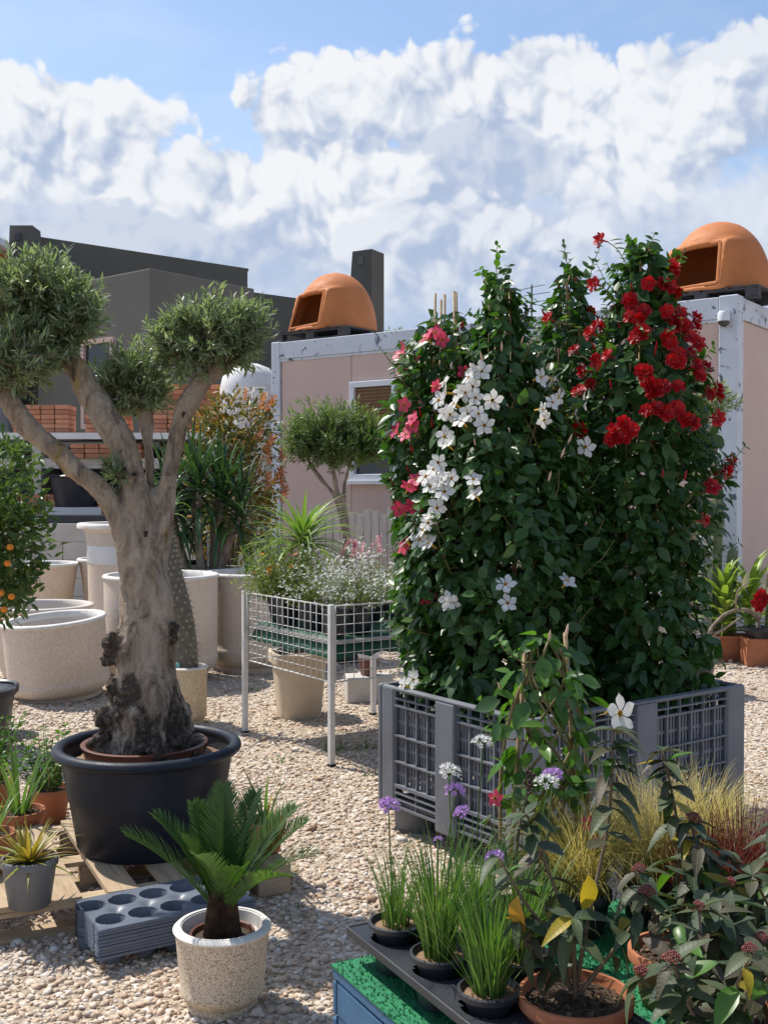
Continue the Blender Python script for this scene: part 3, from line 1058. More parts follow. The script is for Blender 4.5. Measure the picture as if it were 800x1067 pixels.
# security camera under the corner
sc_ = thing('security_camera', 'small white dome security camera under the cabin roof corner', 'camera', CA + dx * (CL - .13) + Vector((0, 0, 3.36)), CR)
MB().lathe([(0, .10), (.05, .10), (.062, .08), (.062, 0), (0, 0)], 20, (0, -.045, 0)).build('housing', M_alu, sc_, 50)
MB().ball((0, -.048, -.005), .055, 16, 10, sc=(1, 1, 1)).build('lens_dome', M_glassd, sc_, 180)
MB().box((0, .012, .075), (.07, .05, .05)).build('bracket', M_alu, sc_)


def oven(loc, rz, label):
    """clay dome oven: shell with a framed mouth on its local +X side"""
    r0, h = .565, .83
    root = thing('clay_oven', label, 'oven', loc, rz, 'clay dome ovens on the cabin roof')
    nz, nt = 22, 96
    prof = []
    for i in range(nz + 1):
        s = i / nz
        z = h * s
        k = max(0., 1 - s ** 2.4)
        rr = r0 * (k ** .54) * (1 - .02 * math.sin(s * PI))
        if s > .93:
            rr = r0 * (max(0., 1 - .93 ** 2.4) ** .54) * (1 - (s - .93) / .07) ** .8
        prof.append((rr, z))

    def outer(i, j):
        a = 2 * PI * j / nt
        a = (a + PI) % (2 * PI) - PI
        rr, z = prof[i]
        x, y = rr * math.cos(a), rr * math.sin(a)
        if z < .56 and abs(y) < .42 and x > 0:
            xf = .535 - .15 * (z / .56)               # flat sloping front that carries the mouth
            e = min(1., max(0., (.42 - abs(y)) / .05))
            e2 = min(1., max(0., (.56 - z) / .04))
            x = x + max(0., xf - x) * e * e2
        return Vector((x, y, z))

    def hole(v):
        w = .345 - .05 * ((v.z - .10) / .4)
        return v.x > .15 and .055 < v.z < .50 and abs(v.y) < w
    m = MB()
    grid = [[outer(i, j) for j in range(nt)] for i in range(nz + 1)]
    V = [v for row in grid for v in row]
    F = []
    for i in range(nz):
        for j in range(nt):
            q = (i * nt + j, i * nt + (j + 1) % nt, (i + 1) * nt + (j + 1) % nt, (i + 1) * nt + j)
            c = sum((V[k] for k in q), Vector()) / 4
            if not hole(c):
                F.append(q)
    m.add(V, F)
    sh = m.build('shell', M_dome, root, 50)
    so = sh.modifiers.new('wall', 'SOLIDIFY')
    so.thickness = .05
    so.offset = -1
    # frame round the mouth
    m = MB()
    pts = [(.515, -.345, .055), (.395, -.295, .505), (.395, .295, .505), (.515, .345, .055)]
    for a, b in ((0, 1), (1, 2), (2, 3), (3, 0)):
        m.beam(Vector(pts[a]), Vector(pts[b]), .04, .035)
    m.build('mouth_frame', M_dome, root, bevel=.012)
    m = MB().tube(spline([(.20, -.37, .535), (.34, -.25, .555), (.412, 0, .565), (.34, .25, .555), (.20, .37, .535)], 6), .012, 8)
    m.build('hood_ridge', M_dome, root, 60)
    MB().lathe([(0, .035), (.52, .035), (.55, .03), (.56, 0), (0, 0)], 48).build('floor_slab', M_domein, root, 40)
    return root


def pallet(name, label, loc, rz, L, W, mats, group=None, nsl=6, bw_=.10, th=.02):
    """top slats run along local Y, three bearers along X on blocks"""
    r = thing(name, label, 'pallet', loc, rz, group)
    me = MB().box((0, 0, 0), (W - .01, bw_, th)).mesh('slat', mats)
    for i in range(nsl):
        link('slat', me, r, (-L / 2 + bw_ / 2 + i * (L - bw_) / (nsl - 1), 0, .135 - th / 2), (0, random.uniform(-.006, .006), PI / 2 + random.uniform(-.012, .012)), (1, 1, random.uniform(.92, 1.)))
    be = MB().box((0, 0, 0), (L, .09, .018)).mesh('bearer', mats)
    bo = MB().box((0, 0, 0), (L, .09, .018)).mesh('bottom_board', mats)
    bl = MB().box((0, 0, 0), (.135, .095, .0755)).mesh('block', mats)
    for y in (-W / 2 + .05, 0, W / 2 - .05):
        link('bearer', be, r, (0, y, .105))
        link('bottom_board', bo, r, (0, y, .009))
        for x in (-L / 2 + .07, 0, L / 2 - .07):
            link('block', bl, r, (x, y, .0568))
    return r


dn = Vector((-dx.y, dx.x, 0))
for d1, d2, lab in ((.62, .62, 'orange clay dome oven on the cabin roof in front of the dark tower'), (CL - .50, .86, 'orange clay dome oven on the cabin roof above the red flowering vine')):
    q = CA + dx * d1 + dn * d2
    pallet('roof_pallet', 'dark stained pallet under the dome oven ' + ('beside the tower' if d1 < 2 else 'above the security camera'), (q.x, q.y, ZT), CR, 1.22, 1.12, M_woodd, 'pallets on the cabin roof', 8, .12)
    oven((q.x, q.y, ZT + .136), math.atan2(-.62, -.78), lab)

# board fence before the cabin
fn = thing('board_fence', 'weathered white vertical board fence in front of the cabin window', 'fence', (-.25, 13.0, 0), CR)
for i in range(13):
    hgt = 1.40 + random.uniform(-.05, .05)
    MB().box((0, 0, 0), (hgt, .10, .02)).build('board', M_woodw, fn, loc=(-.85 + i * .115, random.uniform(-.006, .006), hgt / 2), rot=(PI / 2, -PI / 2, random.uniform(-.02, .02)))
for z in (.4, 1.1):
    MB().box((-.15, .035, z), (1.7, .03, .08)).build('rail', M_woodw, fn)

# ------------------------------------------------------------------ cream pots


def lathe_pot(name, label, loc, prof, rimr, mat, rim_mat=M_rim, inner=M_inner, wall=.05, depth=None, seg=56, tilt=(0, 0, 0), group='cream terrazzo pots in the yard', cat='pot', rimh=.035, soil=None, soil_mat=None):
    """prof = outer (r, z) from foot to rim underside"""
    r = thing(name, label, cat, loc, 0, group)
    r.rotation_euler = tilt
    H = prof[-1][1]
    MB().lathe([(0, 0)] + prof, seg).build('body', mat, r, 45)
    MB().lathe([(prof[-1][0] - .002, H), (rimr, H + rimh * .1), (rimr + .004, H + rimh * .5), (rimr - .006, H + rimh * .92), (rimr - .02, H + rimh), (rimr - wall + .012, H + rimh), (rimr - wall, H + rimh * .8), (rimr - wall - .005, H - .02)], seg).build('rim', rim_mat, r, 60)
    zd = (H - .30) if depth is None else depth
    zd = max(.05, zd)
    ri = rimr - wall - .005
    MB().lathe([(ri, H - .02), (ri - .015, (H + zd) / 2), (ri - .05, zd), (0, zd)], seg).build('inside', inner, r, 50)
    if soil is not None:
        MB().disc(ri - .004, soil, 36, bump=.02).build('soil', soil_mat or M_soil, r, 180)
    return r


def rounded(r, h, fb=.86, band=.80):
    """straight sided pot with a rounded shoulder low down and a recessed foot ring"""
    return [(r * fb * .93, 0), (r * fb * .95, h * .045), (r * fb * .90, h * .06), (r * .955, h * .13), (r * .995, h * .22), (r * .985, h * .255), (r * .97, h * .27), (r * .975, h * .3), (r * .985, h * .6), (r * .99, h)]


lathe_pot('low_pot', 'wide low cream terrazzo pot leaning a little, before the shallow bowl', (-2.58, 8.78, 0), rounded(.40, .60), .405, M_terr, wall=.05, tilt=(R(3), R(-4), 0))
lathe_pot('bowl_pot', 'shallow wide tan bowl pot behind the leaning low pot', (-3.05, 9.75, 0), [(.30, 0), (.34, .1), (.40, .35), (.43, .56), (.45, .60)], .47, M_terr, rim_mat=M_inner, wall=.06)
lathe_pot('cone_pot', 'tapering cream pot with white rim beside the orange tree', (-3.72, 12.0, 0), [(.25, 0), (.26, .03), (.37, .80), (.38, .82)], .395, M_terr, wall=.04)
lathe_pot('cone_pot', 'slim tapering cream pot tucked against the tall lipped pot', (-3.02, 12.2, 0), [(.22, 0), (.23, .03), (.34, .84), (.35, .86)], .365, M_terr, wall=.04)
tp = lathe_pot('tall_pot', 'tall cream pot with overhanging lip and a band of film', (-2.62, 11.35, 0), [(.34, 0), (.37, .05), (.38, .10), (.41, .5), (.42, 1.08), (.425, 1.20), (.47, 1.25)], .52, M_terr, wall=.07, rimh=.06)
MB().lathe([(.4195, .90), (.4225, .91), (.4255, 1.09), (.424, 1.10)], 56).build('film_band', M_clear, tp, 60)
lathe_pot('round_foot_pot', 'small rounded cream pot at the foot of the tall lipped pot', (-2.78, 10.75, 0), [(.16, 0), (.20, .05), (.23, .18), (.22, .3), (.21, .34)], .215, M_terr3, wall=.03)
lathe_pot('barrel_pot', 'large straight cream pot behind the olive trunk', (-1.93, 9.55, 0), rounded(.49, .885), .495, M_terr, wall=.045)
lathe_pot('barrel_pot', 'large straight cream pot behind the wire table leg', (-1.18, 10.2, 0), rounded(.47, .86), .475, M_terr, wall=.045)
ct = thing('cream_tub', 'stained cream square cornered tub under the wire table', 'pot', (-.62, 8.02, 0), .3, 'cream terrazzo pots in the yard')
m = MB()
V = []
zz = [(0, .145), (.02, .15), (.40, .185), (.40, .21), (.47, .21), (.47, .18), (.30, .165)]
nsg = 32
for z, r_ in zz:
    for k in range(nsg):
        a = 2 * PI * k / nsg
        q = 1 / max(abs(math.cos(a)) ** 4 + abs(math.sin(a)) ** 4, 1e-6) ** .25
        V.append((r_ * q * math.cos(a), r_ * q * math.sin(a), z))
m.add(V, [(i * nsg + k, i * nsg + (k + 1) % nsg, (i + 1) * nsg + (k + 1) % nsg, (i + 1) * nsg + k) for i in range(len(zz) - 1) for k in range(nsg)] + [tuple((len(zz) - 1) * nsg + k for k in range(nsg))])
m.build('body', plain('stained_cream', (.66, .56, .42), .7, (.55, .42, .28), 4, .5, .05, 30), ct, 40)
tubs = MB().lathe([(.13, .38), (.15, .50), (.16, .50), (.155, .52), (.14, .515), (.12, .47), (0, .47)], 24)
tubs.build('inner_pot', M_black, ct, 40)
bp_ = thing('black_pot', 'empty ribbed black nursery pot beside the leaning low pot', 'pot', (-2.70, 7.45, 0), 0)
MB().lathe([(0, 0), (.15, 0), (.19, .27), (.215, .275), (.22, .32), (.205, .33), (.19, .32), (.165, .06), (0, .06)], 40).build('body', M_black, bp_, 40)
MB().disc(.185, .24, 30, bump=.01).build('soil', M_soil, bp_)
# plant in a clear sleeve on a concrete block, under the table
cb_ = thing('concrete_block', 'grey concrete block under the sleeved cutting', 'block', (-.12, 8.6, 0), .15)
MB().box((0, 0, .10), (.36, .22, .20)).build('body', M_conc, cb_, bevel=.01)
cl = thing('sleeved_cutting', 'small brown potted cutting in a clear sleeve on a concrete block', 'plant', (-.12, 8.6, .20))
MB().lathe([(0, 0), (.06, 0), (.08, .12), (.086, .12), (.085, .135), (.07, .13), (0, .11)], 22).build('pot', M_brown, cl, 40)
MB().lathe([(.075, .13), (.10, .22), (.15, .34), (.152, .34), (.102, .22), (.077, .13)], 22).build('sleeve', M_clear, cl, 60)
link('foliage', blades('foliage', 40, .04, (.15, .3), .35, .012, L_fine, 3), cl, (0, 0, .12))

# ------------------------------------------------------------------ wooden pallet, tray stack


def rotv(a, p):
    return (p[0] * math.cos(a) - p[1] * math.sin(a), p[0] * math.sin(a) + p[1] * math.cos(a))


PA = math.atan2(.437, .9)
# front edge runs from (-1.62, 3.84) to (-.375, 4.44); depth goes back and left
fr_r = Vector((-.375, 4.44))
e1 = Vector((math.cos(PA), math.sin(PA)))
e2 = Vector((-e1.y, e1.x))
pc = fr_r - e1 * .68 + e2 * .50
pallet('wooden_pallet', 'weathered wooden pallet under the big olive tree pot', (pc.x, pc.y, 0), PA, 1.36, 1.0, M_wood, None, 7, .115, .022)


def tray_mesh():
    """thin carry tray with ten round pockets: top plate with holes, pocket walls, outer skirt"""
    L, W, d, rh = .60, .32, .053, .052
    m = MB()
    cx = [-.235, -.1175, 0, .1175, .235]
    hs_ = [(x + (.012 if r == 0 else -.012), (-.078 if r == 0 else .078)) for r in (0, 1) for x in cx]
    nx, ny = 76, 42
    xs_ = [-L / 2 + L * i / nx for i in range(nx + 1)]
    ys_ = [-W / 2 + W * i / ny for i in range(ny + 1)]

    def cr(x, y):
        # pull grid points near a hole edge onto the circle
        for hx, hy in hs_:
            dx_, dy_ = x - hx, y - hy
            q = math.hypot(dx_, dy_)
            if abs(q - rh) < .0048 and q > 0:
                return hx + dx_ / q * rh, hy + dy_ / q * rh
        return x, y
    ids = {}
    for i, x in enumerate(xs_):
        for j, y in enumerate(ys_):
            # rounded outer corners
            ax, ay = abs(x), abs(y)
            rc = .03
            if ax > L / 2 - rc and ay > W / 2 - rc:
                ddx, ddy = ax - (L / 2 - rc), ay - (W / 2 - rc)
                mx = max(ddx, ddy)
                q = math.hypot(ddx, ddy)
                if q > 0:
                    ax, ay = L / 2 - rc + ddx / q * mx, W / 2 - rc + ddy / q * mx
                x, y = math.copysign(ax, x), math.copysign(ay, y)
            px, py = cr(x, y)
            zz_ = 0.
            for hx, hy in ((-.176, 0), (-.059, 0), (.059, 0), (.176, 0)):
                zz_ -= .016 * math.exp(-((px - hx) ** 2 + (py - hy) ** 2) / .0006)
            ids[i, j] = len(m.v)
            m.v.append((px, py, zz_))
    for i in range(nx):
        for j in range(ny):
            q = [ids[i, j], ids[i + 1, j], ids[i + 1, j + 1], ids[i, j + 1]]
            c = sum((Vector(m.v[k]) for k in q), Vector()) / 4
            if min(math.hypot(c.x - a, c.y - b) for a, b in hs_) > rh - .001:
                m.f.append(tuple(q))
                m.mi.append(0)
    for hx, hy in hs_:
        m.lathe([(rh + .002, -.001), (rh - .002, -.012), (rh - .010, -d), (.012, -d)], 26, (hx, hy, 0))
    edge = [ids[i, 0] for i in range(nx)] + [ids[nx, j] for j in range(ny)] + [ids[i, ny] for i in range(nx, 0, -1)] + [ids[0, j] for j in range(ny, 0, -1)]
    n = len(edge)
    base = len(m.v)
    for k in edge:
        x, y, z = m.v[k]
        m.v.append((x * 1.010, y * 1.018, -.0035))
    for k in edge:
        x, y, z = m.v[k]
        m.v.append((x * 1.016, y * 1.026, -.0090))
    for k in range(n):
        k2 = (k + 1) % n
        m.f.append((edge[k], base + k, base + k2, edge[k2]))
        m.f.append((base + k, base + n + k, base + n + k2, base + k2))
        m.mi += [0, 0]
    return m.mesh('tray', M_tray, 38)


tmesh = tray_mesh()
ta = math.atan2(4.04 - 3.726, -.436 + .948)
for k in range(9):
    o = link('plant_tray', tmesh, None, (-.805, 4.007, .056 + k * .0118), (random.uniform(-.004, .004), random.uniform(-.004, .004), ta + random.uniform(-.012, .012)))
    tag(o, ('topmost grey blue plant tray of the stack, round pockets open' if k == 8 else 'lowest grey blue plant tray of the stack, its cups on the gravel' if k == 0 else 'grey blue plant tray nested inside the stack beside the cycad'), 'tray', 'stacked plant trays')

# ------------------------------------------------------------------ olive tree


def remesh_tree(tubes, voxel, name, mat, knots=(), amp=.006, base_amp=0., base_z=.3, parent=None):
    m = MB()
    for pts, rad, seg in tubes:
        m.tube(pts, rad, seg)
    for c, r, scz in knots:
        m.ball(c, r, 12, 8, 0, scz)
    me = m.mesh('tmp', mat)
    o = bpy.data.objects.new('tmp', me)
    COL.objects.link(o)
    rm = o.modifiers.new('r', 'REMESH')
    rm.mode = 'VOXEL'
    rm.voxel_size = voxel
    smo = o.modifiers.new('s', 'SMOOTH')
    smo.factor = .5
    smo.iterations = 6
    dg = bpy.context.evaluated_depsgraph_get()
    nm = bpy.data.meshes.new_from_object(o.evaluated_get(dg))
    bpy.data.objects.remove(o)
    bpy.data.meshes.remove(me)
    n = len(nm.vertices)
    co = np.empty(n * 3, np.float32)
    no = np.empty(n * 3, np.float32)
    nm.vertices.foreach_get('co', co)
    nm.vertices.foreach_get('normal', no)
    co = co.reshape(-1, 3)
    no = no.reshape(-1, 3)
    dsp = np.empty(n, np.float32)
    dk = np.zeros(n, np.float32)
    for i in range(n):
        p = Vector((float(co[i, 0]), float(co[i, 1]), float(co[i, 2])))
        q = Vector((p.x * 11, p.y * 11, p.z * 4.5))
        a = noise.fractal(q, 1., 2., 4) * amp + noise.noise(p * 42) * amp * .35 - max(0., noise.noise(Vector((p.x * 8, p.y * 8, p.z * 2.2 + 9))) - .1) * amp * 2.2
        if base_amp and p.z < base_z:
            k = min(1., (base_z - p.z) / base_z * 1.6)
            rr = noise.turbulence(Vector((p.x * 13, p.y * 13, p.z * 8)), 4, True)
            a += (rr - .55) * base_amp * k
        dsp[i] = a
    for c, r, scz in knots:
        d2 = np.linalg.norm((co - np.array(c)) / np.array(scz), axis=1)
        dk = np.maximum(dk, np.clip(1.25 - d2 / r * .62, 0, 1))
    for i in np.nonzero(dk > .05)[0]:
        p = Vector((float(co[i, 0]), float(co[i, 1]), float(co[i, 2])))
        dsp[i] += (noise.turbulence(p * 26, 4, True) - .6) * .05 * float(dk[i])
    co += no * dsp[:, None]
    nm.vertices.foreach_set('co', co.ravel())
    at = nm.attributes.new('var', 'FLOAT', 'POINT')
    at.data.foreach_set('value', np.clip(dk * 1.6 - .5, 0, 1))
    nm.polygons.foreach_set('use_smooth', np.ones(len(nm.polygons), dtype=bool))
    nm.name = name
    nm.materials.clear()
    nm.materials.append(mat)
    nm.update()
    return link(name, nm, parent)


def sp4(pts, n=5):
    q = spline(pts, n)
    return [tuple(p[:3]) for p in q], [p[3] for p in q]


def olive_crown(lumps, mat=L_olive, tw=110, leaf=.046, seed=3, per=12, wid=.21):
    """twigs growing out of each lump's centre, leaves in opposite pairs along them"""
    g = np.random.default_rng(seed)
    P, D, N, S = [], [], [], []
    twig = MB()
    for (cx, cy, cz, rx_, ry_, rz_) in lumps:
        nt = int(tw * (rx_ * ry_ * rz_) ** .5 / .11)
        for _ in range(nt):
            d = unit(g.normal(0, 1, 3) + np.array([0, 0, .35]))
            st_ = np.array([cx, cy, cz - .25 * rz_]) + g.normal(0, .22, 3) * np.array([rx_, ry_, rz_])
            wob_ = .62 + .58 * g.random() ** 1.2
            en = np.array([cx, cy, cz]) + d * np.array([rx_, ry_, rz_]) * wob_
            en2 = en + np.array([0, 0, .03]) * g.random()
            ax = en2 - st_
            L_ = np.linalg.norm(ax)
            ax = ax / L_
            if g.random() < .35:
                twig.tube([st_, st_ * .5 + en2 * .5 + g.normal(0, .01, 3), en2], [.004, .003, .0012], 4, cap=False)
            np_ = max(3, int(per * (.6 + .6 * g.random())))
            for i in range(np_):
                s = .30 + .70 * (i + g.random() * .5) / np_
                b = st_ + (en2 - st_) * s
                sd = unit(np.cross(ax, g.normal(0, 1, 3)))
                for sg in (-1, 1):
                    dl = unit(ax * (.75 + .3 * g.random()) + sd * sg * .8 + g.normal(0, .18, 3) + np.array([0, 0, .08]))
                    P.append(b)
                    D.append(dl)
                    N.append(np.cross(np.cross(dl, ax), dl) * .6 + np.array([0, 0, .7]) + g.normal(0, .35, 3))
                    S.append(leaf * (.65 + .6 * g.random()))
    T, F = leaf_flat(wid)
    return scatter('crown', T, F, P, D, N, S, mat), twig


OX, OY = -1.01, 4.70
ol = thing('olive_tree', 'old olive tree with three leafy heads in a wide blue black tub', 'tree', (OX, OY, .1365))
z0 = .1365
# tub
MB().lathe([(0, 0), (.285, 0), (.295, .015), (.325, .20), (.332, .215), (.335, .235), (.36, .395)], 64).build('tub', M_blackb, ol, 50)
ring = []
for k in range(12):
    a = 2 * PI * k / 12
    ring.append((.372 + .026 * math.cos(a), .412 + .024 * math.sin(a)))
MB().lathe(ring + [ring[0]], 72).build('rim', M_blackb, ol, 180)
MB().lathe([(.355, .395), (.335, .30), (0, .30)], 48).build('inside', M_black, ol, 60)
m = MB()
nr, na = 10, 48
V = [(0, 0, .40)]
for i in range(1, nr + 1):
    for k in range(na):
        r_ = .338 * i / nr
        a = 2 * PI * k / na
        V.append((r_ * math.cos(a), r_ * math.sin(a), .405 - .05 * (i / nr) ** 2 + .018 * noise.noise(Vector((r_ * math.cos(a) * 14, r_ * math.sin(a) * 14, 3)))))
m.add(V, [(0, 1 + k, 1 + (k + 1) % na) for k in range(na)] + [(1 + i * na + k, 1 + (i + 1) * na + k, 1 + (i + 1) * na + (k + 1) % na, 1 + i * na + (k + 1) % na) for i in range(nr - 1) for k in range(na)])
m.build('soil', M_soil2, ol, 180)
MB().lathe([(.245, .34), (.258, .415), (.266, .418), (.268, .426), (.258, .43), (.246, .426), (.235, .36)], 56, (-.02, .03, 0)).build('inner_pot', M_brown, ol, 50)
A = lambda x, y, z, r: (x - OX, y, z - z0, r)
trunk = [A(-1.00, 0, .45, .20), A(-1.01, 0, .56, .18), A(-1.01, .0, .68, .148), A(-1.015, 0, .85, .132), A(-1.015, .0, 1.05, .120), A(-1.02, 0, 1.25, .108), A(-1.035, 0, 1.45, .088), A(-1.055, 0, 1.62, .076)]
limb_l = [A(-1.05, -.02, 1.22, .05), A(-1.10, -.05, 1.44, .050), A(-1.17, -.07, 1.62, .046), A(-1.30, -.09, 1.75, .044), A(-1.44, -.12, 1.88, .042), A(-1.54, -.13, 2.0, .038), A(-1.58, -.14, 2.08, .03)]
limb_m = [A(-1.045, 0, 1.50, .082), A(-1.07, .0, 1.68, .072), A(-1.12, .02, 1.84, .066), A(-1.21, .03, 1.99, .062), A(-1.30, .05, 2.12, .057), A(-1.37, .06, 2.23, .05), A(-1.43, .06, 2.36, .03)]
limb_r = [A(-1.02, .0, 1.18, .055), A(-.975, .01, 1.36, .058), A(-.945, .02, 1.54, .054), A(-.915, .02, 1.74, .048), A(-.875, .03, 1.93, .044), A(-.80, .04, 2.08, .042), A(-.72, .05, 2.17, .042), A(-.655, .05, 2.21, .040), A(-.655, .05, 2.29, .02)]
limb_c = [A(-1.02, .08, 1.40, .035), A(-1.015, .11, 1.66, .028), A(-1.035, .14, 1.90, .026), A(-1.07, .15, 2.12, .023), A(-1.075, .15, 2.22, .012)]
tubes = [(*sp4(trunk), 28)] + [(*sp4(l), 16) for l in (limb_l, limb_m, limb_r, limb_c)]
for k in range(9):                                    # flaring root buttresses
    a = 2 * PI * k / 9 + .3
    c, s = math.cos(a), math.sin(a)
    tubes.append(([(c * .09, s * .09, .62 + .1 * random.random()), (c * .145, s * .145, .47), (c * (.19 + .03 * random.random()), s * .2, .38), (c * .23, s * .23, .33)], [.045, .052, .05, .03], 10))
knots = [((-.135, -.07, .86), .05, (.8, .9, 1.3)), ((-.150, -.08, .80), .035, (.9, .9, 1.2)), ((-.17, -.10, .46), .05, (1, 1, .9)), ((-.155, -.12, .56), .042, (1, 1, 1.2)), ((-.13, -.08, .66), .04, (.8, .9, 1.6)), ((.118, -.06, .90), .03, (.7, .9, 1.7)),
         ((-.05, -.135, .62), .05, (1.1, .35, 2.6)), ((-.02, -.14, .50), .05, (1.2, .4, 1.2)), ((.15, -.10, .44), .045, (1, 1, .8)), ((.06, -.16, .44), .04, (1.3, .8, .7)), ((-.035, -.092, 1.575), .024, (.9, .5, .9)), ((-.075, -.085, 1.60), .013, (1, .8, 1)), ((-.085, -.08, 1.56), .012, (1, .8, 1)),
         ((-.33, -.015, 2.06), .016, (1.2, .7, .8)), ((-.37, .0, 2.10), .012, (1, .7, 1)), ((-.30, -.035, 1.98), .010, (1, .7, 1)), ((.02, -.10, 1.33), .014, (1.2, .6, .7)), ((.16, -.02, 1.83), .012, (.8, .7, 1.2)), ((-.27, -.115, 1.60), .011, (1, .7, 1))]
remesh_tree(tubes, .0105, 'trunk', M_bark, knots, .013, .085, .70, ol)
lumps = [(-.43, .04, 2.44, .23, .24, .21), (-.58, .0, 2.47, .21, .22, .18), (-.31, .04, 2.40, .14, .17, .16), (-.50, -.13, 2.17, .18, .19, .18), (-.66, -.1, 2.14, .17, .17, .17), (-.42, .0, 2.26, .15, .15, .12),
         (-.09, .14, 2.13, .17, .17, .16), (-.02, .12, 2.05, .10, .12, .10), (-.16, .12, 2.06, .09, .1, .10),
         (.26, .05, 2.31, .20, .20, .18), (.39, .05, 2.31, .15, .16, .15), (.13, .06, 2.27, .14, .15, .15), (.33, .02, 2.22, .12, .12, .08)]
cm, tm = olive_crown([(a, b, c - z0, d, e, f) for a, b, c, d, e, f in lumps], tw=185, leaf=.046, wid=.22)
crn = link('crown', cm, ol)
tag(crn, kind='stuff')
tm.build('twigs', M_twig, ol)
cm, tm = olive_crown([(-.12, -.05, 1.72 - z0, .07, .06, .06), (-.15, -.05, 1.60 - z0, .05, .05, .03)], tw=160, leaf=.04, seed=9)
tag(link('shoots', cm, ol), kind='stuff')

# ------------------------------------------------------------------ cycad in the speckled pot


def frond_mesh(k, L=.42, bend=.9, nl=46):
    g = np.random.default_rng(100 + k)
    m = MB()
    pts, dirs = [], []
    p = np.zeros(3)
    n = 24
    for i in range(n + 1):
        s = i / n
        th = .06 + bend * s ** 1.7
        d = np.array([0, math.sin(th), math.cos(th)])
        if i:
            p = p + d * L / n
        pts.append(p.copy())
        dirs.append(d)
    m.tube(pts, [.0042 - .003 * i / n for i in range(n + 1)], 5, 1)
    V, F = [], []
    for q in range(nl):
        s = .16 + .84 * q / (nl - 1)
        i = min(int(s * n), n - 1)
        f = s * n - i
        b = pts[i] * (1 - f) + pts[i + 1] * f
        d = dirs[i]
        up = np.cross(np.array([1, 0, 0]), d)
        ll = .105 * math.sin(PI * min(1, max(.08, (s - .08) / .98)) ** .8) ** .6 * (.9 + .2 * g.random())
        for sg in (-1, 1):
            ang = .62 + .30 * (1 - s)
            dd = unit(d * math.cos(ang) + np.array([sg, 0, 0]) * math.sin(ang) - up * (-.30) + g.normal(0, .03, 3))
            wv_ = unit(np.cross(dd, up)) * .0035
            o = len(V)
            e = b + dd * ll
            mid = b + dd * ll * .5 + up * .004
            V += [b - wv_ * .7, b + wv_ * .7, mid - wv_, mid + wv_, e - wv_ * .15, e + wv_ * .15]
            F += [(o, o + 1, o + 3, o + 2), (o + 2, o + 3, o + 5, o + 4)]
    m.add(V, F, 0)
    return m.mesh('frond', [L_cyc, L_fresh], 180)


cy = lathe_pot('potted_cycad', 'young cycad palm in a speckled cream terrazzo pot beside the tray stack', (-.515, 3.49, 0), [(.105, 0), (.110, .008), (.112, .022), (.106, .027), (.120, .040), (.132, .056), (.135, .066), (.132, .072), (.1405, .16), (.148, .246)], .152, M_terr2, wall=.024, depth=.20, seg=64, group=None, cat='plant', rimh=.022, soil=.218, soil_mat=M_soil)
MB().lathe([(.098, .215), (.10, .232), (.104, .234), (.103, .24), (.096, .238), (.094, .215)], 40).build('inner_pot', M_brown, cy, 50)
m = MB()
for k in range(150):
    a = k * 2.39996
    s = k / 150
    r_ = .052 * (1 - .35 * s)
    z = .205 + s * .11
    c, sn = math.cos(a), math.sin(a)
    m.add([(c * r_ * .6 - sn * .007, sn * r_ * .6 + c * .007, z - .012), (c * r_ * .6 + sn * .007, sn * r_ * .6 - c * .007, z - .012), (c * (r_ + .012), sn * (r_ + .012), z + .016), (c * (r_ * .9 + .01), sn * (r_ * .9 + .01), z + .045 + .05 * s)], [(0, 1, 2), (0, 2, 3), (1, 3, 2), (0, 3, 1)])
m.tube([(0, 0, .17), (0, 0, .25), (0, 0, .30)], [.045, .038, .028], 12)
m.build('trunk', plain('cycad_scales', (.15, .09, .05), .85, (.045, .028, .018), 40, .5), cy)
fm = [frond_mesh(0, .40, .45), frond_mesh(1, .38, .75), frond_mesh(2, .40, .25)]
for az_, tilt_, k, s_ in ((196, 32, 0, 1.06), (165, 24, 0, .98), (252, 14, 1, .82), (95, 8, 2, 1.02), (140, 14, 2, .92), (60, 18, 2, 1.0), (22, 32, 0, 1.0), (-8, 34, 1, 1.0), (-38, 36, 1, .98), (222, 18, 2, .82), (300, 18, 1, .72), (40, 30, 0, 1.04), (118, 22, 0, .95)):
    o = link('frond', fm[k], cy, (0, 0, .28), (0, 0, 0), s_)
    o.rotation_euler = (Matrix.Rotation(R(az_ - 90), 3, 'Z') @ Matrix.Rotation(R(-tilt_), 3, 'X')).to_euler()

# ------------------------------------------------------------------ small pots at the pallet


def nursery_pot(parent, r, h, mat, soil_mat=M_soil, rr=.72, lip=.012, seg=36):
    MB().lathe([(0, 0), (r * rr, 0), (r * rr + .004, .004), (r * .97, h - lip * 2.2), (r + lip * .35, h - lip * 2.1), (r + lip * .4, h - .003), (r + lip * .2, h), (r - .006, h), (r - .012, h - lip * 2), (r * rr, h * .3)], seg).build('pot', mat, parent, 45)
    MB().disc(r - .011, h - lip * 1.9, 26, bump=.012).build('soil', soil_mat, parent, 180)
    if r > .10:
        nc = 260
        a = rng.random(nc) * 2 * PI
        q = (r - .018) * np.sqrt(rng.random(nc))
        P = np.stack([q * np.cos(a), q * np.sin(a), np.full(nc, h - lip * 1.9 + .004) + .010 * (1 - q / r)], 1)
        T = np.array([(-.5, 0, 0), (.5, .1, .1), (.4, 1, 0), (-.3, .8, .3)])
        tag(link('bark_chips', scatter('bark_chips', T, np.array([(0, 1, 2, 3)]), P, rng.normal(0, 1, (nc, 3)) * np.array([1, 1, .3]), rng.normal(0, .5, (nc, 3)) + np.array([0, 0, 1]), .004 + .010 * rng.random(nc) ** 2, M_chip, False), parent), kind='stuff')


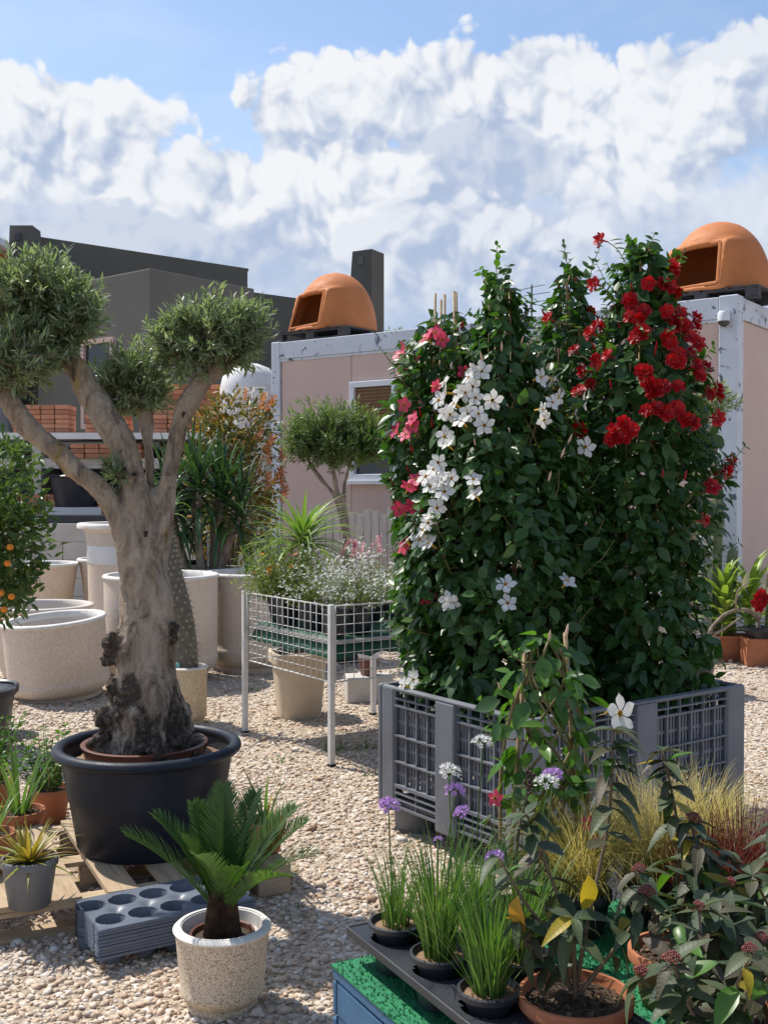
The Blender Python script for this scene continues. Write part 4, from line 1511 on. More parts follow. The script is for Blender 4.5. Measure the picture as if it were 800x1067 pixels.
def blade_mesh(name, mat, L=.3, W=.02, bend=.6, n=8, base=.6, cup=.35, taper=1.4):
    V, F = [], []
    p = np.zeros(3)
    for i in range(n + 1):
        s = i / n
        th = bend * s ** 1.6
        d = np.array([0, math.sin(th), math.cos(th)])
        if i:
            p = p + d * L / n
        nn = np.array([0, -math.cos(th), math.sin(th)])
        w = W / 2 * (base + (1 - base) * min(1, s * 4)) * max(.04, 1 - s ** taper)
        V += [p + np.array([-w, 0, 0]) + nn * w * cup, p, p + np.array([w, 0, 0]) + nn * w * cup]
    for i in range(n):
        o = 3 * i
        F += [(o, o + 1, o + 4, o + 3), (o + 1, o + 2, o + 5, o + 4)]
    return npmesh(name, np.array(V), np.array(F), mat)


def rosette(parent, meshes, n, z, tilt0, tilt1, s0=.8, s1=1.1, seed=1, r=.01, part='leaf', rise=0.):
    g = random.Random(seed)
    for k in range(n):
        a = k * 2.39996 + g.uniform(-.25, .25)
        t_ = tilt0 + (tilt1 - tilt0) * (k / max(n - 1, 1)) + g.uniform(-5, 5)
        o = link(part, meshes[g.randrange(len(meshes))], parent, (r * math.cos(a), r * math.sin(a), z + rise * (1 - k / n)), (0, 0, 0), g.uniform(s0, s1))
        o.rotation_euler = (Matrix.Rotation(a - PI / 2, 3, 'Z') @ Matrix.Rotation(R(-t_), 3, 'X')).to_euler()


ag = thing('potted_agave', 'yellow striped spiky agave in a grey plastic pot on the pallet', 'plant', (-1.29, 3.99, .136))
nursery_pot(ag, .098, .175, M_greypot)
am = [blade_mesh('leaf', L_agave, .20, .021, .35), blade_mesh('leaf', L_agave, .22, .018, .8), blade_mesh('leaf', L_agave, .17, .022, .15)]
rosette(ag, am, 64, .155, 14, 92, .75, 1.1, 4)
ir = thing('potted_iris', 'terracotta pot with tall sword shaped leaves behind the agave', 'plant', (-1.66, 5.0, 0))
nursery_pot(ir, .11, .19, M_terra)
im = [blade_mesh('leaf', L_grass, .46, .026, .25, base=.8), blade_mesh('leaf', L_grass, .40, .024, .7, base=.8)]
rosette(ir, im, 17, .17, 4, 30, .7, 1.08, 8, .03)
i2 = thing('potted_iris', 'low terracotta pot of broad blades at the pallet edge by the agave', 'plant', (-1.56, 4.36, .136))
nursery_pot(i2, .09, .15, M_terra)
rosette(i2, im, 12, .13, 5, 50, .55, .85, 18, .025)


def herb(root, n, h, rad, leaf, mat, seed, stems=9, z=0., lean=.45, wid=.5):
    """leafy herb: several stems, small leaves in pairs up each"""
    g = np.random.default_rng(seed)
    P, D, N, S = [], [], [], []
    st_ = MB()
    for k in range(stems):
        a = g.random() * 2 * PI
        tl = abs(g.normal(0, lean))
        hh = h * (.6 + .45 * g.random())
        b = np.array([rad * .35 * math.cos(a), rad * .35 * math.sin(a), z])
        top = b + np.array([math.cos(a) * math.sin(tl), math.sin(a) * math.sin(tl), math.cos(tl)]) * hh
        mid = (b + top) / 2 + g.normal(0, .02 * h, 3)
        st_.tube([b, mid, top], [.0035, .0028, .0012], 4, cap=False)
        for i in range(n):
            s = .12 + .88 * i / n
            q = (1 - s) ** 2 * b + 2 * s * (1 - s) * mid + s * s * top
            for _ in range(2):
                d = unit(np.append(g.normal(0, 1, 2), .25 + .4 * g.random()))
                P.append(q)
                D.append(d)
                N.append(np.array([0, 0, 1]) + g.normal(0, .4, 3))
                S.append(leaf * (.6 + .7 * g.random()))
    T, F = leaf_t(wid, 3, .15, .15)
    tag(link('foliage', scatter('foliage', T, F, P, D, N, S, mat), root), kind='stuff')
    st_.build('stems', M_vine, root)


hb = thing('potted_herb', 'terracotta pot of bushy light green herb beside the olive tub', 'plant', (-1.66, 5.45, 0))
nursery_pot(hb, .10, .17, M_terra)
herb(hb, 14, .34, .10, .034, L_fresh, 21, 22, .15)
hb = thing('potted_herb', 'bushy herb behind the sword leaved plant at the gravel edge', 'plant', (-2.0, 5.6, 0))
nursery_pot(hb, .10, .16, M_terra)
herb(hb, 14, .38, .10, .034, L_fresh, 22, 20, .14)
gr_ = thing('potted_grass', 'terracotta pot of yellowing blades on the pallet corner behind the cycad', 'plant', (-.50, 4.60, .136))
nursery_pot(gr_, .085, .13, M_terra)
rosette(gr_, [blade_mesh('leaf', L_grass, .26, .018, .5, base=.8), blade_mesh('leaf', L_yel, .24, .016, .8, base=.8), blade_mesh('leaf', L_grass, .24, .014, .3, base=.8)], 15, .11, 6, 60, .7, 1.1, 5, .02)

# ------------------------------------------------------------------ pachypodium in the yellow pot
pa = lathe_pot('potted_pachypodium', 'spiny grey caudex plant leaning in a yellowish pot behind the olive', (-1.39, 7.78, 0), rounded(.138, .385, .9), .140, M_terr3, wall=.02, depth=.28, group=None, cat='plant', rimh=.02, soil=.32)
pp = [(-.02, 0, .30), (-.03, .02, .55), (-.06, .03, .80), (-.11, .03, 1.05), (-.15, .04, 1.28), (-.17, .04, 1.45)]
pr = [.098, .095, .085, .07, .055, .04]
q = spline([(*a, b) for a, b in zip(pp, pr)], 6)
pts_ = [x[:3] for x in q]
rad_ = [x[3] for x in q]
MB().tube(pts_, rad_, 20).build('trunk', M_pachy, pa, 180)
m = MB()
fr_ = frames(pts_)
for i in range(0, 240):
    s = i / 240
    k = min(int(s * (len(fr_) - 1)), len(fr_) - 1)
    p, x, y = fr_[k]
    a = i * 2.39996
    n = x * math.cos(a) + y * math.sin(a)
    b = p + n * (rad_[k] * .97)
    t_ = x.cross(y)
    m.ball(b, .011, 6, 4)
    for sg in (-1, 1):
        e = b + n * .034 + t_ * .012 * sg
        m.tube([b, e], [.0028, .0006], 4, cap=False)
tag(m.build('spines', M_spine, pa), kind='stuff')
pm = [blade_mesh('leaf', L_fresh, .32, .035, .9, base=.4), blade_mesh('leaf', L_euph, .36, .032, 1.5, base=.4)]
cr_ = link('leaf_crown', MB().ball((0, 0, 0), .03, 8, 6).mesh('leaf_crown', M_pachy), pa, (-.17, .04, 1.46))
for k in range(14):
    a = k * 2.39996
    o = link('leaf', pm[k % 2], cr_, (0, 0, 0), (0, 0, 0), random.uniform(.7, 1.05))
    o.rotation_euler = (Matrix.Rotation(a, 3, 'Z') @ Matrix.Rotation(R(-random.uniform(20, 75)), 3, 'X')).to_euler()
MB().box((-.06, -.10, .385), (.05, .012, .10), .2).build('plant_tag', M_teal, pa)

# ------------------------------------------------------------------ wire display table
TA, TB = Vector((-.94, 7.44, 0)), Vector((-.313, 6.54, 0))
tu = (TB - TA).normalized()              # along the left panel, towards the viewer
tv_ = Vector((-tu.y, tu.x, 0))           # along the right panel, away to the right
TL, TW = (TB - TA).length, 1.05
TR = math.atan2(tu.y, tu.x)
wt_ = thing('wire_table', 'white display table with wire grid sides and chipped legs', 'table', TA, TR)
for x, y in ((0, 0), (TL, 0), (0, TW), (TL, TW)):
    lg = MB().box((x, y, .49), (.034, .034, .95)).build('leg', M_wmetal, wt_, bevel=.003)
    MB().box((x, y, .0065), (.042, .042, .013)).build('foot', M_black, lg)


def wire_panel(a, b, z0_, z1_, nw, nh):
    a, b = Vector(a), Vector(b)
    m = MB()
    d = (b - a)
    L_ = d.length
    d.normalize()
    for k in range(nw + 1):
        p = a + d * (.03 + (L_ - .06) * k / nw)
        m.tube([p + Vector((0, 0, z0_)), p + Vector((0, 0, z1_))], .0027 if 0 < k < nw else .005, 5)
    for k in range(nh + 1):
        z = z0_ + (z1_ - z0_) * k / nh
        n = Vector((-d.y, d.x, 0)) * .004
        m.tube([a + d * .025 + n + Vector((0, 0, z)), b - d * .025 + n + Vector((0, 0, z))], .0027 if 0 < k < nh else .0052, 5)
    return m.build('wire_panel', M_wmetal, wt_, 180)


for a, b in (((0, 0, 0), (TL, 0, 0)), ((TL, 0, 0), (TL, TW, 0)), ((0, 0, 0), (0, TW, 0)), ((0, TW, 0), (TL, TW, 0))):
    wire_panel(a, b, .50, .955, 15, 8)
MB().box((TL / 2, TW / 2, .735), (TL - .05, TW - .05, .012)).build('shelf', M_conc, wt_)
m = MB()
gx, gy = 22, 22
V = []
for i in range(gx + 1):
    for j in range(gy + 1):
        x, y = .02 + (TL - .04) * i / gx, .02 + (TW - .04) * j / gy
        e = min(i, gx - i, j, gy - j)
        V.append((x, y, .75 + .006 * noise.noise(Vector((x * 9, y * 9, 0))) - (.11 + .05 * noise.noise(Vector((x * 12, y * 12, 5))) if e == 0 else 0)))
m.add(V, [(i * (gy + 1) + j, (i + 1) * (gy + 1) + j, (i + 1) * (gy + 1) + j + 1, i * (gy + 1) + j + 1) for i in range(gx) for j in range(gy)])
mat_ = m.build('shelf_mat', M_turfd, wt_, 180)


def onT(x, y, z=.757):
    p = TA + tu * x + tv_ * y
    return (p.x, p.y, z)


def fine_bush(name, label, loc, n, r, h, mat, fl_mat=None, fl_n=0, fl_s=.006, seed=1, leaf=.022, pot=True, cat='plant', group=None, potr=.10):
    g = np.random.default_rng(seed)
    root = thing(name, label, cat, loc, 0, group)
    z0_ = .02
    if pot:
        nursery_pot(root, potr, .16, M_black)
        z0_ = .14
    P, D, N, S = [], [], [], []
    FP = []
    stems = MB()
    for k in range(n):
        d = unit(g.normal(0, 1, 3) * np.array([1, 1, .35]) + np.array([0, 0, .9]))
        L_ = h * (.55 + .5 * g.random())
        e = np.array([0, 0, z0_]) + d * np.array([r / h * 1.15, r / h * 1.15, 1.]) * L_
        b = np.array([g.normal(0, .02), g.normal(0, .02), z0_])
        bow = g.normal(0, .03, 3)
        if k % 3 == 0:
            stems.tube([b, (b + e) / 2 + bow, e], [.0022, .0016, .0008], 3, cap=False)
        for i in range(18):
            s = .2 + .8 * (i + g.random()) / 18
            q = b * (1 - s) + e * s + bow * 4 * s * (1 - s) * .5
            P.append(q)
            dl = unit(d * .8 + g.normal(0, .6, 3))
            D.append(dl)
            N.append(g.normal(0, 1, 3))
            S.append(leaf * (.6 + .8 * g.random()))
        if fl_mat is not None:
            for i in range(fl_n):
                FP.append(b + (e - b) * (.72 + .3 * g.random()) + g.normal(0, .012, 3))
    T, F = leaf_flat(.16)
    tag(link('foliage', scatter('foliage', T, F, P, D, N, S, mat), root), kind='stuff')
    stems.build('stems', M_vine, root)
    if FP:
        T5, F5 = [], []
        for k in range(5):
            a = 2 * PI * k / 5
            o = len(T5)
            for rr, da, z in ((0, 0, 0), (.6, -.45, .12), (1., 0, .2), (.6, .45, .12)):
                T5.append((rr * math.cos(a + da), rr * math.sin(a + da), z))
            F5.append((o, o + 1, o + 2, o + 3))
        g2 = rng.normal(0, .6, (len(FP), 3))
        up = g2 + np.array([-.2, -.5, .8])
        yd = np.cross(up, rng.normal(0, 1, (len(FP), 3)))
        tag(link('blossoms', scatter('blossoms', np.array(T5), np.array(F5), FP, yd, up, fl_s * (.7 + .6 * rng.random(len(FP))), fl_mat), root), kind='stuff')
    return root


fine_bush('white_flower_bush', 'bushy plant dotted with tiny white flowers on the wire table corner', onT(.90, .32), 190, .28, .48, L_fine, F_white, 6, .0095, 31)
fine_bush('white_flower_bush', 'sparser white flowered bush at the left wire panel', onT(.60, .18), 170, .27, .42, L_fine, F_white, 3, .009, 32)
fine_bush('green_bush', 'feathery green bush on the wire table next to the climbing vines', onT(.86, .72), 190, .28, .46, L_fine, None, 0, .008, 33)
fine_bush('green_bush', 'feathery green bush at the hidden back of the wire table', onT(.45, .75), 80, .18, .36, L_fine, None, 0, .008, 37)
ob = fine_bush('orange_flower_bush', 'grassy bush with orange flowers on the wire table by the cream barrel pot', onT(.16, .20), 230, .32, .60, L_fine, F_orng, 0, .016, 34, leaf=.045)
g_ = np.random.default_rng(5)
fmo = MB()
for k in range(9):
    a = 2 * PI * k / 9
    c, s = math.cos(a), math.sin(a)
    fmo.add([(0, 0, 0), (c * .016 - s * .006, s * .016 + c * .006, .006), (c * .026, s * .026, .004), (c * .016 + s * .006, s * .016 - c * .006, .006)], [(0, 1, 2, 3)])
fmo = fmo.mesh('flower', F_orng, 180)
for k in range(14):
    a = g_.random() * 2 * PI
    rr = .10 + .14 * g_.random()
    link('flower', fmo, ob, (rr * math.cos(a), rr * math.sin(a), .28 + .2 * g_.random()), (g_.normal(.7, .4), g_.normal(0, .4), a))
ps = thing('pink_spike_plant', 'plant with pink flower spikes between the table bushes', 'plant', onT(.60, .52))
nursery_pot(ps, .09, .16, M_black)
herb(ps, 12, .30, .08, .03, L_fine, 35, 10, .14)
g_ = np.random.default_rng(6)
spk = MB()
T_, F_ = leaf_t(.7, 2, .1, .1)
for k in range(60):
    s = k / 60
    a = k * 2.4
    d = Vector((math.cos(a), math.sin(a), .5)).normalized()
    b = Vector((0, 0, .02 + .11 * s))
    t2 = Vector((-math.sin(a), math.cos(a), 0)) * .006
    e = b + d * (.020 * (1 - .5 * s))
    spk.add([b, b + d * .01 + t2, e, b + d * .01 - t2], [(0, 1, 2, 3)])
spk.tube([(0, 0, -.16), (0, 0, .12)], [.002, .001], 4)
spk = spk.mesh('flower_spike', F_pinks, 180)
for k in range(9):
    a = g_.random() * 2 * PI
    link('flower_spike', spk, ps, (.10 * math.cos(a) * g_.random() * 1.6, .10 * math.sin(a), .40 + .06 * g_.random()), (g_.normal(0, .4), g_.normal(0, .4), 0), 1.1)
for k, (x, y, h_) in enumerate(((.36, .12, .17), (.98, .10, .16), (.99, .55, .16))):
    pt_ = thing('nursery_pot', 'empty black square nursery pot behind the table grid' + (' by the left leg', ' at the front leg', ' by the vines')[k], 'pot', onT(x, y), TR, 'black pots on the wire table')
    MB().lathe([(0, 0), (.06, 0), (.085, h_), (.092, h_), (.09, h_ + .012), (.08, h_), (.06, .03), (0, .03)], 4).build('body', M_black, pt_, bevel=.006, rot=(0, 0, PI / 4))
pd_ = thing('potted_screw_pine', 'striped arching spiky plant at the back of the wire table', 'plant', onT(.06, .42), 0)
nursery_pot(pd_, .12, .20, M_black)
MB().tube([(0, 0, .17), (.0, .0, .50)], [.03, .026], 10).build('trunk', M_twig, pd_, 180)
pmm = [blade_mesh('leaf', L_pand, .54, .040, 1.4, 9, .6), blade_mesh('leaf', L_pand, .54, .038, 1.0, 9, .6), blade_mesh('leaf', L_pand, .40, .042, .5, 9, .6)]
rosette(pd_, pmm, 80, .50, 22, 102, .8, 1.1, 14, .012, rise=.06)

# ------------------------------------------------------------------ shrubs against the cabin
yu = thing('potted_yucca', 'many stemmed dark green yucca in a pale tall pot', 'plant', (-1.80, 10.9, 0))
MB().lathe([(0, 0), (.26, 0), (.34, .82), (.37, .83), (.37, .88), (.33, .88), (.30, .80), (0, .80)], 32).build('pot', M_conc, yu, 40)
g = random.Random(3)
ym = [blade_mesh('leaf', L_yucca, .60, .05, .9, 8, .7, .3, 2.2), blade_mesh('leaf', L_yucca, .66, .052, 1.7, 8, .7, .3, 2.2), blade_mesh('leaf', L_yucca, .56, .048, .35, 8, .7, .3, 2.2)]
stm = []
for x, y, tx, ty, h_ in ((-.12, -.05, -.32, -.10, .62), (.02, -.1, .0, -.14, .86), (.14, -.02, .22, -.05, .72), (.0, .1, -.12, .18, .95), (.10, .1, .14, .2, .80), (-.14, .06, -.34, .14, .76), (.18, -.08, .40, -.12, .58)):
    sg = MB().tube(spline([(x, y, .78), ((x + tx) / 2 - .02, (y + ty) / 2, .80 + h_ * .5), (tx, ty, .80 + h_)], 4), [.05, .046, .042, .038, .036, .034, .032, .032, .03], 10).build('stem', M_bark2, yu, 180)
    for k in range(40):
        a = k * 2.39996 + g.uniform(-.2, .2)
        f = k / 39
        o = link('leaf', ym[2 if f < .25 else (0 if f < .65 else 1)], sg, (tx, ty, .80 + h_ + .14 - .34 * f), (0, 0, 0), g.uniform(.8, 1.2))
        o.rotation_euler = (Matrix.Rotation(a, 3, 'Z') @ Matrix.Rotation(R(-(6 + 95 * f + g.uniform(-8, 8))), 3, 'X')).to_euler()


def leafy(root, lumps, n, leaf, mat, seed, wid=.42, trunk=None, part='crown', up=.5, stuff=True):
    """leaf clumps filling ellipsoids, denser in little tufts"""
    g = np.random.default_rng(seed)
    P, D, N, S = [], [], [], []
    tot = sum(a * b * c for _, _, _, a, b, c in lumps)
    for (cx, cy, cz, a, b, c) in lumps:
        k = int(n * a * b * c / tot / 9)
        for _ in range(k):
            d = unit(g.normal(0, 1, 3))
            rr = (.35 + .65 * g.random() ** .45) * (1 + .34 * noise.noise(Vector((float(d[0]) * 2.4 + cx * 3, float(d[1]) * 2.4, float(d[2]) * 2.4 + seed))))
            q = np.array([cx, cy, cz]) + d * np.array([a, b, c]) * rr
            for _ in range(9):
                P.append(q + g.normal(0, leaf * .55, 3))
                dd = unit(d * .6 + g.normal(0, .6, 3) + np.array([0, 0, .15]))
                D.append(dd)
                N.append(d * .5 + np.array([0, 0, up]) + g.normal(0, .45, 3))
                S.append(leaf * (.6 + .65 * g.random()))
    T, F = leaf_t(wid, 3, .14, .2)
    o = link(part, scatter(part, T, F, P, D, N, S, mat), root)
    return tag(o, kind='stuff')


cb2 = thing('copper_bush', 'tall bush with copper and yellow young leaves against the cabin', 'bush', (-1.72, 12.35, 0))
MB().lathe([(0, 0), (.24, 0), (.30, .5), (.33, .5), (.33, .56), (.29, .55), (0, .48)], 28).build('pot', M_black, cb2, 40)
m = MB()
for k in range(9):
    a = 2 * PI * k / 9
    m.tube([(0, 0, .45), (.12 * math.cos(a), .12 * math.sin(a), 1.1), (.35 * math.cos(a), .3 * math.sin(a), 2.1)], [.018, .012, .005], 5)
m.build('stems', M_twig, cb2)
leafy(cb2, [(-.25, 0, 2.05, .34, .3, .45), (.05, 0, 2.35, .42, .34, .40), (.36, -.1, 2.0, .26, .25, .55), (.05, .1, 1.45, .5, .35, .55)], 4200, .085, L_croton, 41, .34)
oranges = MB()
sprig = MB()
for k in range(26):
    a = k * 2.4
    s = k / 26
    d = Vector((math.cos(a), math.sin(a), .8)).normalized()
    t2 = Vector((-math.sin(a), math.cos(a), 0)) * .012
    b = Vector((0, 0, .16 * s))
    sprig.add([b, b + d * .03 + t2, b + d * .06, b + d * .03 - t2], [(0, 1, 2, 3)])
sprig = sprig.mesh('young_shoot', leafmat('salmon_leaf', [(.60, .24, .10), (.66, .30, .12), (.55, .20, .10)], .5, .3, (1.1, 1., .9)), 180)
for x, y, z in ((.42, -.36, 2.05), (.48, -.36, 1.9), (.38, -.36, 1.8), (.5, -.34, 1.72), (.44, -.38, 1.62), (.62, -.2, 1.95), (.60, -.26, 1.68), (.34, -.36, 2.18), (.58, -.2, 1.5), (.2, -.3, 2.6), (.4, -.2, 2.5)):
    link('young_shoot', sprig, cb2, (x, y, z), (random.uniform(-.7, .7), random.uniform(-.7, .7), 0), random.uniform(.9, 1.4))
cn = thing('canna_stalk', 'lone stalk with an orange bloom beside the cabin corner', 'flower', (-1.45, 12.0, 0))
MB().tube([(0, 0, 0), (.02, 0, 1.6), (.10, 0, 2.55)], [.014, .01, .006], 6).build('stem', M_vine, cn)
link('flower', sprig, cn, (.10, 0, 2.5), (0, .3, 0), 1.2)

bz = thing('potted_olive', 'small clipped olive tree with rounded head before the cabin window', 'tree', (-.42, 10.6, 0))
MB().lathe([(0, 0), (.22, 0), (.30, .5), (.33, .5), (.335, .56), (.30, .56), (.27, .46), (0, .46)], 32).build('pot', M_black, bz, 40)
tb_ = [([(0, 0, .42), (.02, 0, .8), (.06, 0, 1.15), (.03, 0, 1.45)], [.055, .05, .045, .045], 10), ([(.03, 0, 1.35), (-.06, 0, 1.6), (-.24, .02, 1.82), (-.34, .03, 1.98)], [.035, .03, .024, .014], 8),
       ([(.03, 0, 1.4), (.04, .02, 1.7), (.12, .02, 2.0)], [.035, .03, .015], 8), ([(.02, 0, 1.4), (-.04, -.05, 1.7), (-.10, -.06, 2.0)], [.03, .025, .012], 8)]
remesh_tree(tb_, .012, 'trunk', M_bark2, (), .008, 0, .3, bz)
cm, tm = olive_crown([(-.10, 0, 2.20, .42, .36, .34), (.20, .02, 2.12, .30, .30, .30), (-.36, 0, 2.10, .24, .24, .26), (.30, .0, 2.02, .18, .20, .18), (-.05, -.1, 2.02, .3, .3, .2)], leafmat('dull_olive_leaf', [(.09, .14, .05), (.13, .19, .065), (.18, .25, .095), (.14, .20, .07)], .45, .36), 105, .062, 12, 12)
tag(link('crown', cm, bz), kind='stuff')
tm.build('twigs', M_twig, bz)

oc = thing('orange_tree', 'little potted orange tree with ripe fruit beside the tapering pots', 'tree', (-2.56, 7.0, 0))
MB().lathe([(0, 0), (.15, 0), (.19, .34), (.21, .34), (.21, .38), (.18, .38), (0, .34)], 28).build('pot', M_black, oc, 40)
MB().tube([(0, 0, .34), (.01, 0, .7), (-.01, 0, 1.1)], [.022, .02, .014], 8).build('trunk', M_twig, oc, 180)
m = MB()
for k in range(12):
    a = 2.4 * k
    m.tube([(0, 0, .7 + .03 * k), (.12 * math.cos(a), .12 * math.sin(a), .95 + .05 * k), (.27 * math.cos(a), .27 * math.sin(a), 1.05 + .06 * k)], [.010, .007, .003], 5)
m.build('branches', M_twig, oc)
leafy(oc, [(.06, 0, 1.64, .34, .32, .36), (.04, 0, 1.30, .38, .34, .36), (.02, 0, 1.02, .30, .3, .24), (.24, -.05, 1.38, .22, .2, .18)], 3600, .07, L_citrus, 44, .40)
fr_m = MB().ball((0, 0, 0), .021, 14, 10, sc=(1, 1, .94)).mesh('fruit', F_fruit, 180)
for x, z in ((.01, 1.45), (.13, 1.2), (.16, 1.0), (.07, 1.13), (.02, 1.10), (.05, 1.12), (-.02, 1.07), (.09, 1.02), (.11, .92), (.03, .96), (-.03, 1.16), (.0, .90), (.07, .86), (-.10, 1.0), (-.12, 1.4), (-.16, 1.2), (-.20, 1.05), (.15, 1.3), (-.2, 1.55)):
    link('fruit', fr_m, oc, (x + .14, -.33 + .06 * abs(x) + random.uniform(0, .03), z))
for k in range(14):
    a = random.uniform(.2, PI - .2)
    link('fruit', fr_m, oc, (-.06 + .34 * math.cos(a), .33 * math.sin(a), random.uniform(.95, 1.6)))

# tree tops beyond the cabin, antenna
ft = thing('far_tree', 'distant grey green tree top beside the dark tower', 'tree', (.35, 40, 0))
MB().tube([(0, 0, 0), (.1, 0, 3), (0, 0, 5.6)], [.25, .2, .1], 8).build('trunk', M_twig, ft)
leafy(ft, [(0, 0, 6.6, .75, .7, .85), (-.5, .2, 6.2, .6, .5, .6), (.5, 0, 6.2, .5, .5, .6)], 2600, .13, L_olive, 45, .4)
ft2 = thing('far_tree', 'distant grey green tree beyond the cabin roof, hidden by vines', 'tree', (6.0, 42, 0))
MB().tube([(0, 0, 0), (.1, 0, 3), (0, 0, 5.2)], [.25, .2, .1], 8).build('trunk', M_twig, ft2)
leafy(ft2, [(0, 0, 6.3, 1.1, .9, .8), (-1.1, .2, 5.8, .9, .7, .7), (1.0, 0, 5.9, .9, .7, .7)], 3000, .14, L_olive, 46, .4)
an = thing('roof_antenna', 'thin roof antenna with bare arms above the flowering vines', 'antenna', (4.0, 30, 0))
m = MB().tube([(0, 0, 0), (0, 0, 7.2)], .022, 6)
m.build('mast', M_cable, an)
for z, w in ((7.1, .35), (6.9, .5), (6.7, .6)):
    MB().tube([(-w, 0, z - .05), (w, 0, z + .1)], .01, 5).build('arm', M_cable, an)

# ------------------------------------------------------------------ grey pallet bin
BN = Vector((.59, 4.5, 0))
BA = math.atan2(.582, .813)
BL, BWd, BH0, BH1 = 1.43, 1.07, .125, .705
bn = thing('pallet_bin', 'large grey perforated plastic pallet bin holding the climbing vines', 'bin', BN, BA)


def bin_side(org, ang, L_, bays):
    """one moulded side: local x along the side, outside is -y"""
    Rm = Matrix.Rotation(ang, 3, 'Z')

    def put(m, x0, x1, y0, y1, z0_, z1_):
        c = Rm @ Vector(((x0 + x1) / 2, (y0 + y1) / 2, 0)) + Vector((org[0], org[1], (z0_ + z1_) / 2))
        m.box(c, (x1 - x0, y1 - y0, z1_ - z0_), ang)
    po = .135
    xs_ = [0 + .07] + [L_ * (k + 1) / bays for k in range(bays - 1)] + [L_ - .07]
    for k in range(1, bays):
        m = MB()
        put(m, xs_[k] - po / 2, xs_[k] + po / 2, -.012, .03, BH0 - .03, BH1 - .012)
        m.build('mid_post', M_bin, bn, bevel=.008)
    for k in range(bays):
        a = xs_[k] + po / 2 + .001
        b = xs_[k + 1] - po / 2 - .001
        m = MB()
        for z0_, z1_ in ((BH1 - .012 - .006, BH1 - .012), (.648, .655), (.613, .622), (.47, .478), (.345, .353), (.225, .240), (.195, .203), (.165, .173), (.128, .140)):
            put(m, a, b, .001, .024, z0_, z1_)
        nv = max(3, int((b - a) / .075))
        for i in range(nv + 1):
            x = a + (b - a) * i / nv
            put(m, x - .003, x + .003, .003, .020, .622, BH1 - .018)
            put(m, x - .0045, x + .0045, .008, .026, .24, .613)
            if i % 2 == 0:
                put(m, x - .003, x + .003, .004, .02, .140, .225)
            if i < nv:
                w = (b - a) / nv
                for q in range(1, 4):
                    xx = x + w * q / 4
                    put(m, xx - .0062, xx + .0062, .022, .030, .24, .613)
                for zz_ in (.29, .41, .54):
                    put(m, x + .004, x + w - .004, .021, .0295, zz_ - .008, zz_ + .008)
        tag(m.build('lattice_panel', M_bin, bn))
    m = MB()
    put(m, .07 + po / 2, L_ - .07 - po / 2, -.010, .035, BH1 - .0115, BH1)
    m.build('top_rail', M_bin, bn, bevel=.004)


bin_side((0, 0), 0, BL, 2)
bin_side((BL, 0), PI / 2, BWd, 2)
bin_side((BL, BWd), PI, BL, 2)
bin_side((0, BWd), -PI / 2, BWd, 2)
for cx_, cy_, sx_, sy_ in ((0, 0, 1, 1), (BL, 0, -1, 1), (BL, BWd, -1, -1), (0, BWd, 1, -1)):
    m = MB()
    w = .136
    for a0, a1, b0, b1 in ((0, w, 0, .034), (0, .034, .0345, w)):
        m.box((cx_ + sx_ * (a0 + a1) / 2, cy_ + sy_ * (b0 + b1) / 2, (BH0 - .02 + BH1) / 2), (a1 - a0, b1 - b0, BH1 - BH0 + .02))
    m.build('corner_post', M_bin, bn, bevel=.012)
    fo = MB().lathe([(0, 0), (.085, 0), (.095, .02), (.10, .115), (0, .115)], 20, (cx_ + sx_ * .13, cy_ + sy_ * .13, 0))
    fo.build('foot', M_bin, bn, 40)
MB().box((BL / 2, BWd / 2, BH0 + .01), (BL - .08, BWd - .08, .025)).build('floor', M_bin, bn)
MB().box((BL / 2, BWd / 2, .56), (BL - .09, BWd - .09, .012)).build('soil', M_soil, bn)

# ------------------------------------------------------------------ climbing mandevillas


def bloom_mesh(name, pm_, double=False, star=.5):
    m = MB()

    def ring_(n, r0_, r1_, zc, rot_, tw, cup, seed):
        gg = random.Random(seed)
        for k in range(n):
            a0 = 2 * PI * k / n + rot_
            V = []
            ns, nt_ = 5, 4
            for i in range(ns + 1):
                s = i / ns
                hw = (PI / n) * ((.62 + 1.05 * s - (1.25 + star) * s ** 3 * .62) if double else (.72 + .72 * s - (1.12 + star * .4) * s ** 3))
                hw = max(hw, .04)
                for j in range(nt_ + 1):
                    t_ = -1 + 2 * j / nt_
                    rr = r0_ + (r1_ - r0_) * s * (1 - .08 * t_ * t_ * s)
                    a = a0 + t_ * hw + tw * s
                    z = zc + cup * s * s + .05 * (r1_) * t_ * s + gg.uniform(-.002, .002) * s + (.005 * math.sin(3 * t_ + k) * s if double else 0)
                    V.append((rr * math.cos(a), rr * math.sin(a), z))
            F = [(i * (nt_ + 1) + j, (i + 1) * (nt_ + 1) + j, (i + 1) * (nt_ + 1) + j + 1, i * (nt_ + 1) + j + 1) for i in range(ns) for j in range(nt_)]
            m.add(V, F, 0)
    ring_(5, .007, .046, 0, 0, .35, .004, 1)
    if double:
        ring_(5, .006, .036, .010, .6, .3, .014, 2)
        ring_(4, .004, .024, .016, .2, .3, .018, 3)
    m.lathe([(.0075, .001), (.006, -.012), (.0035, -.04), (.003, -.045)], 8, mi=1 if not double else 0)
    return m.mesh(name, [pm_, F_yel], 180)


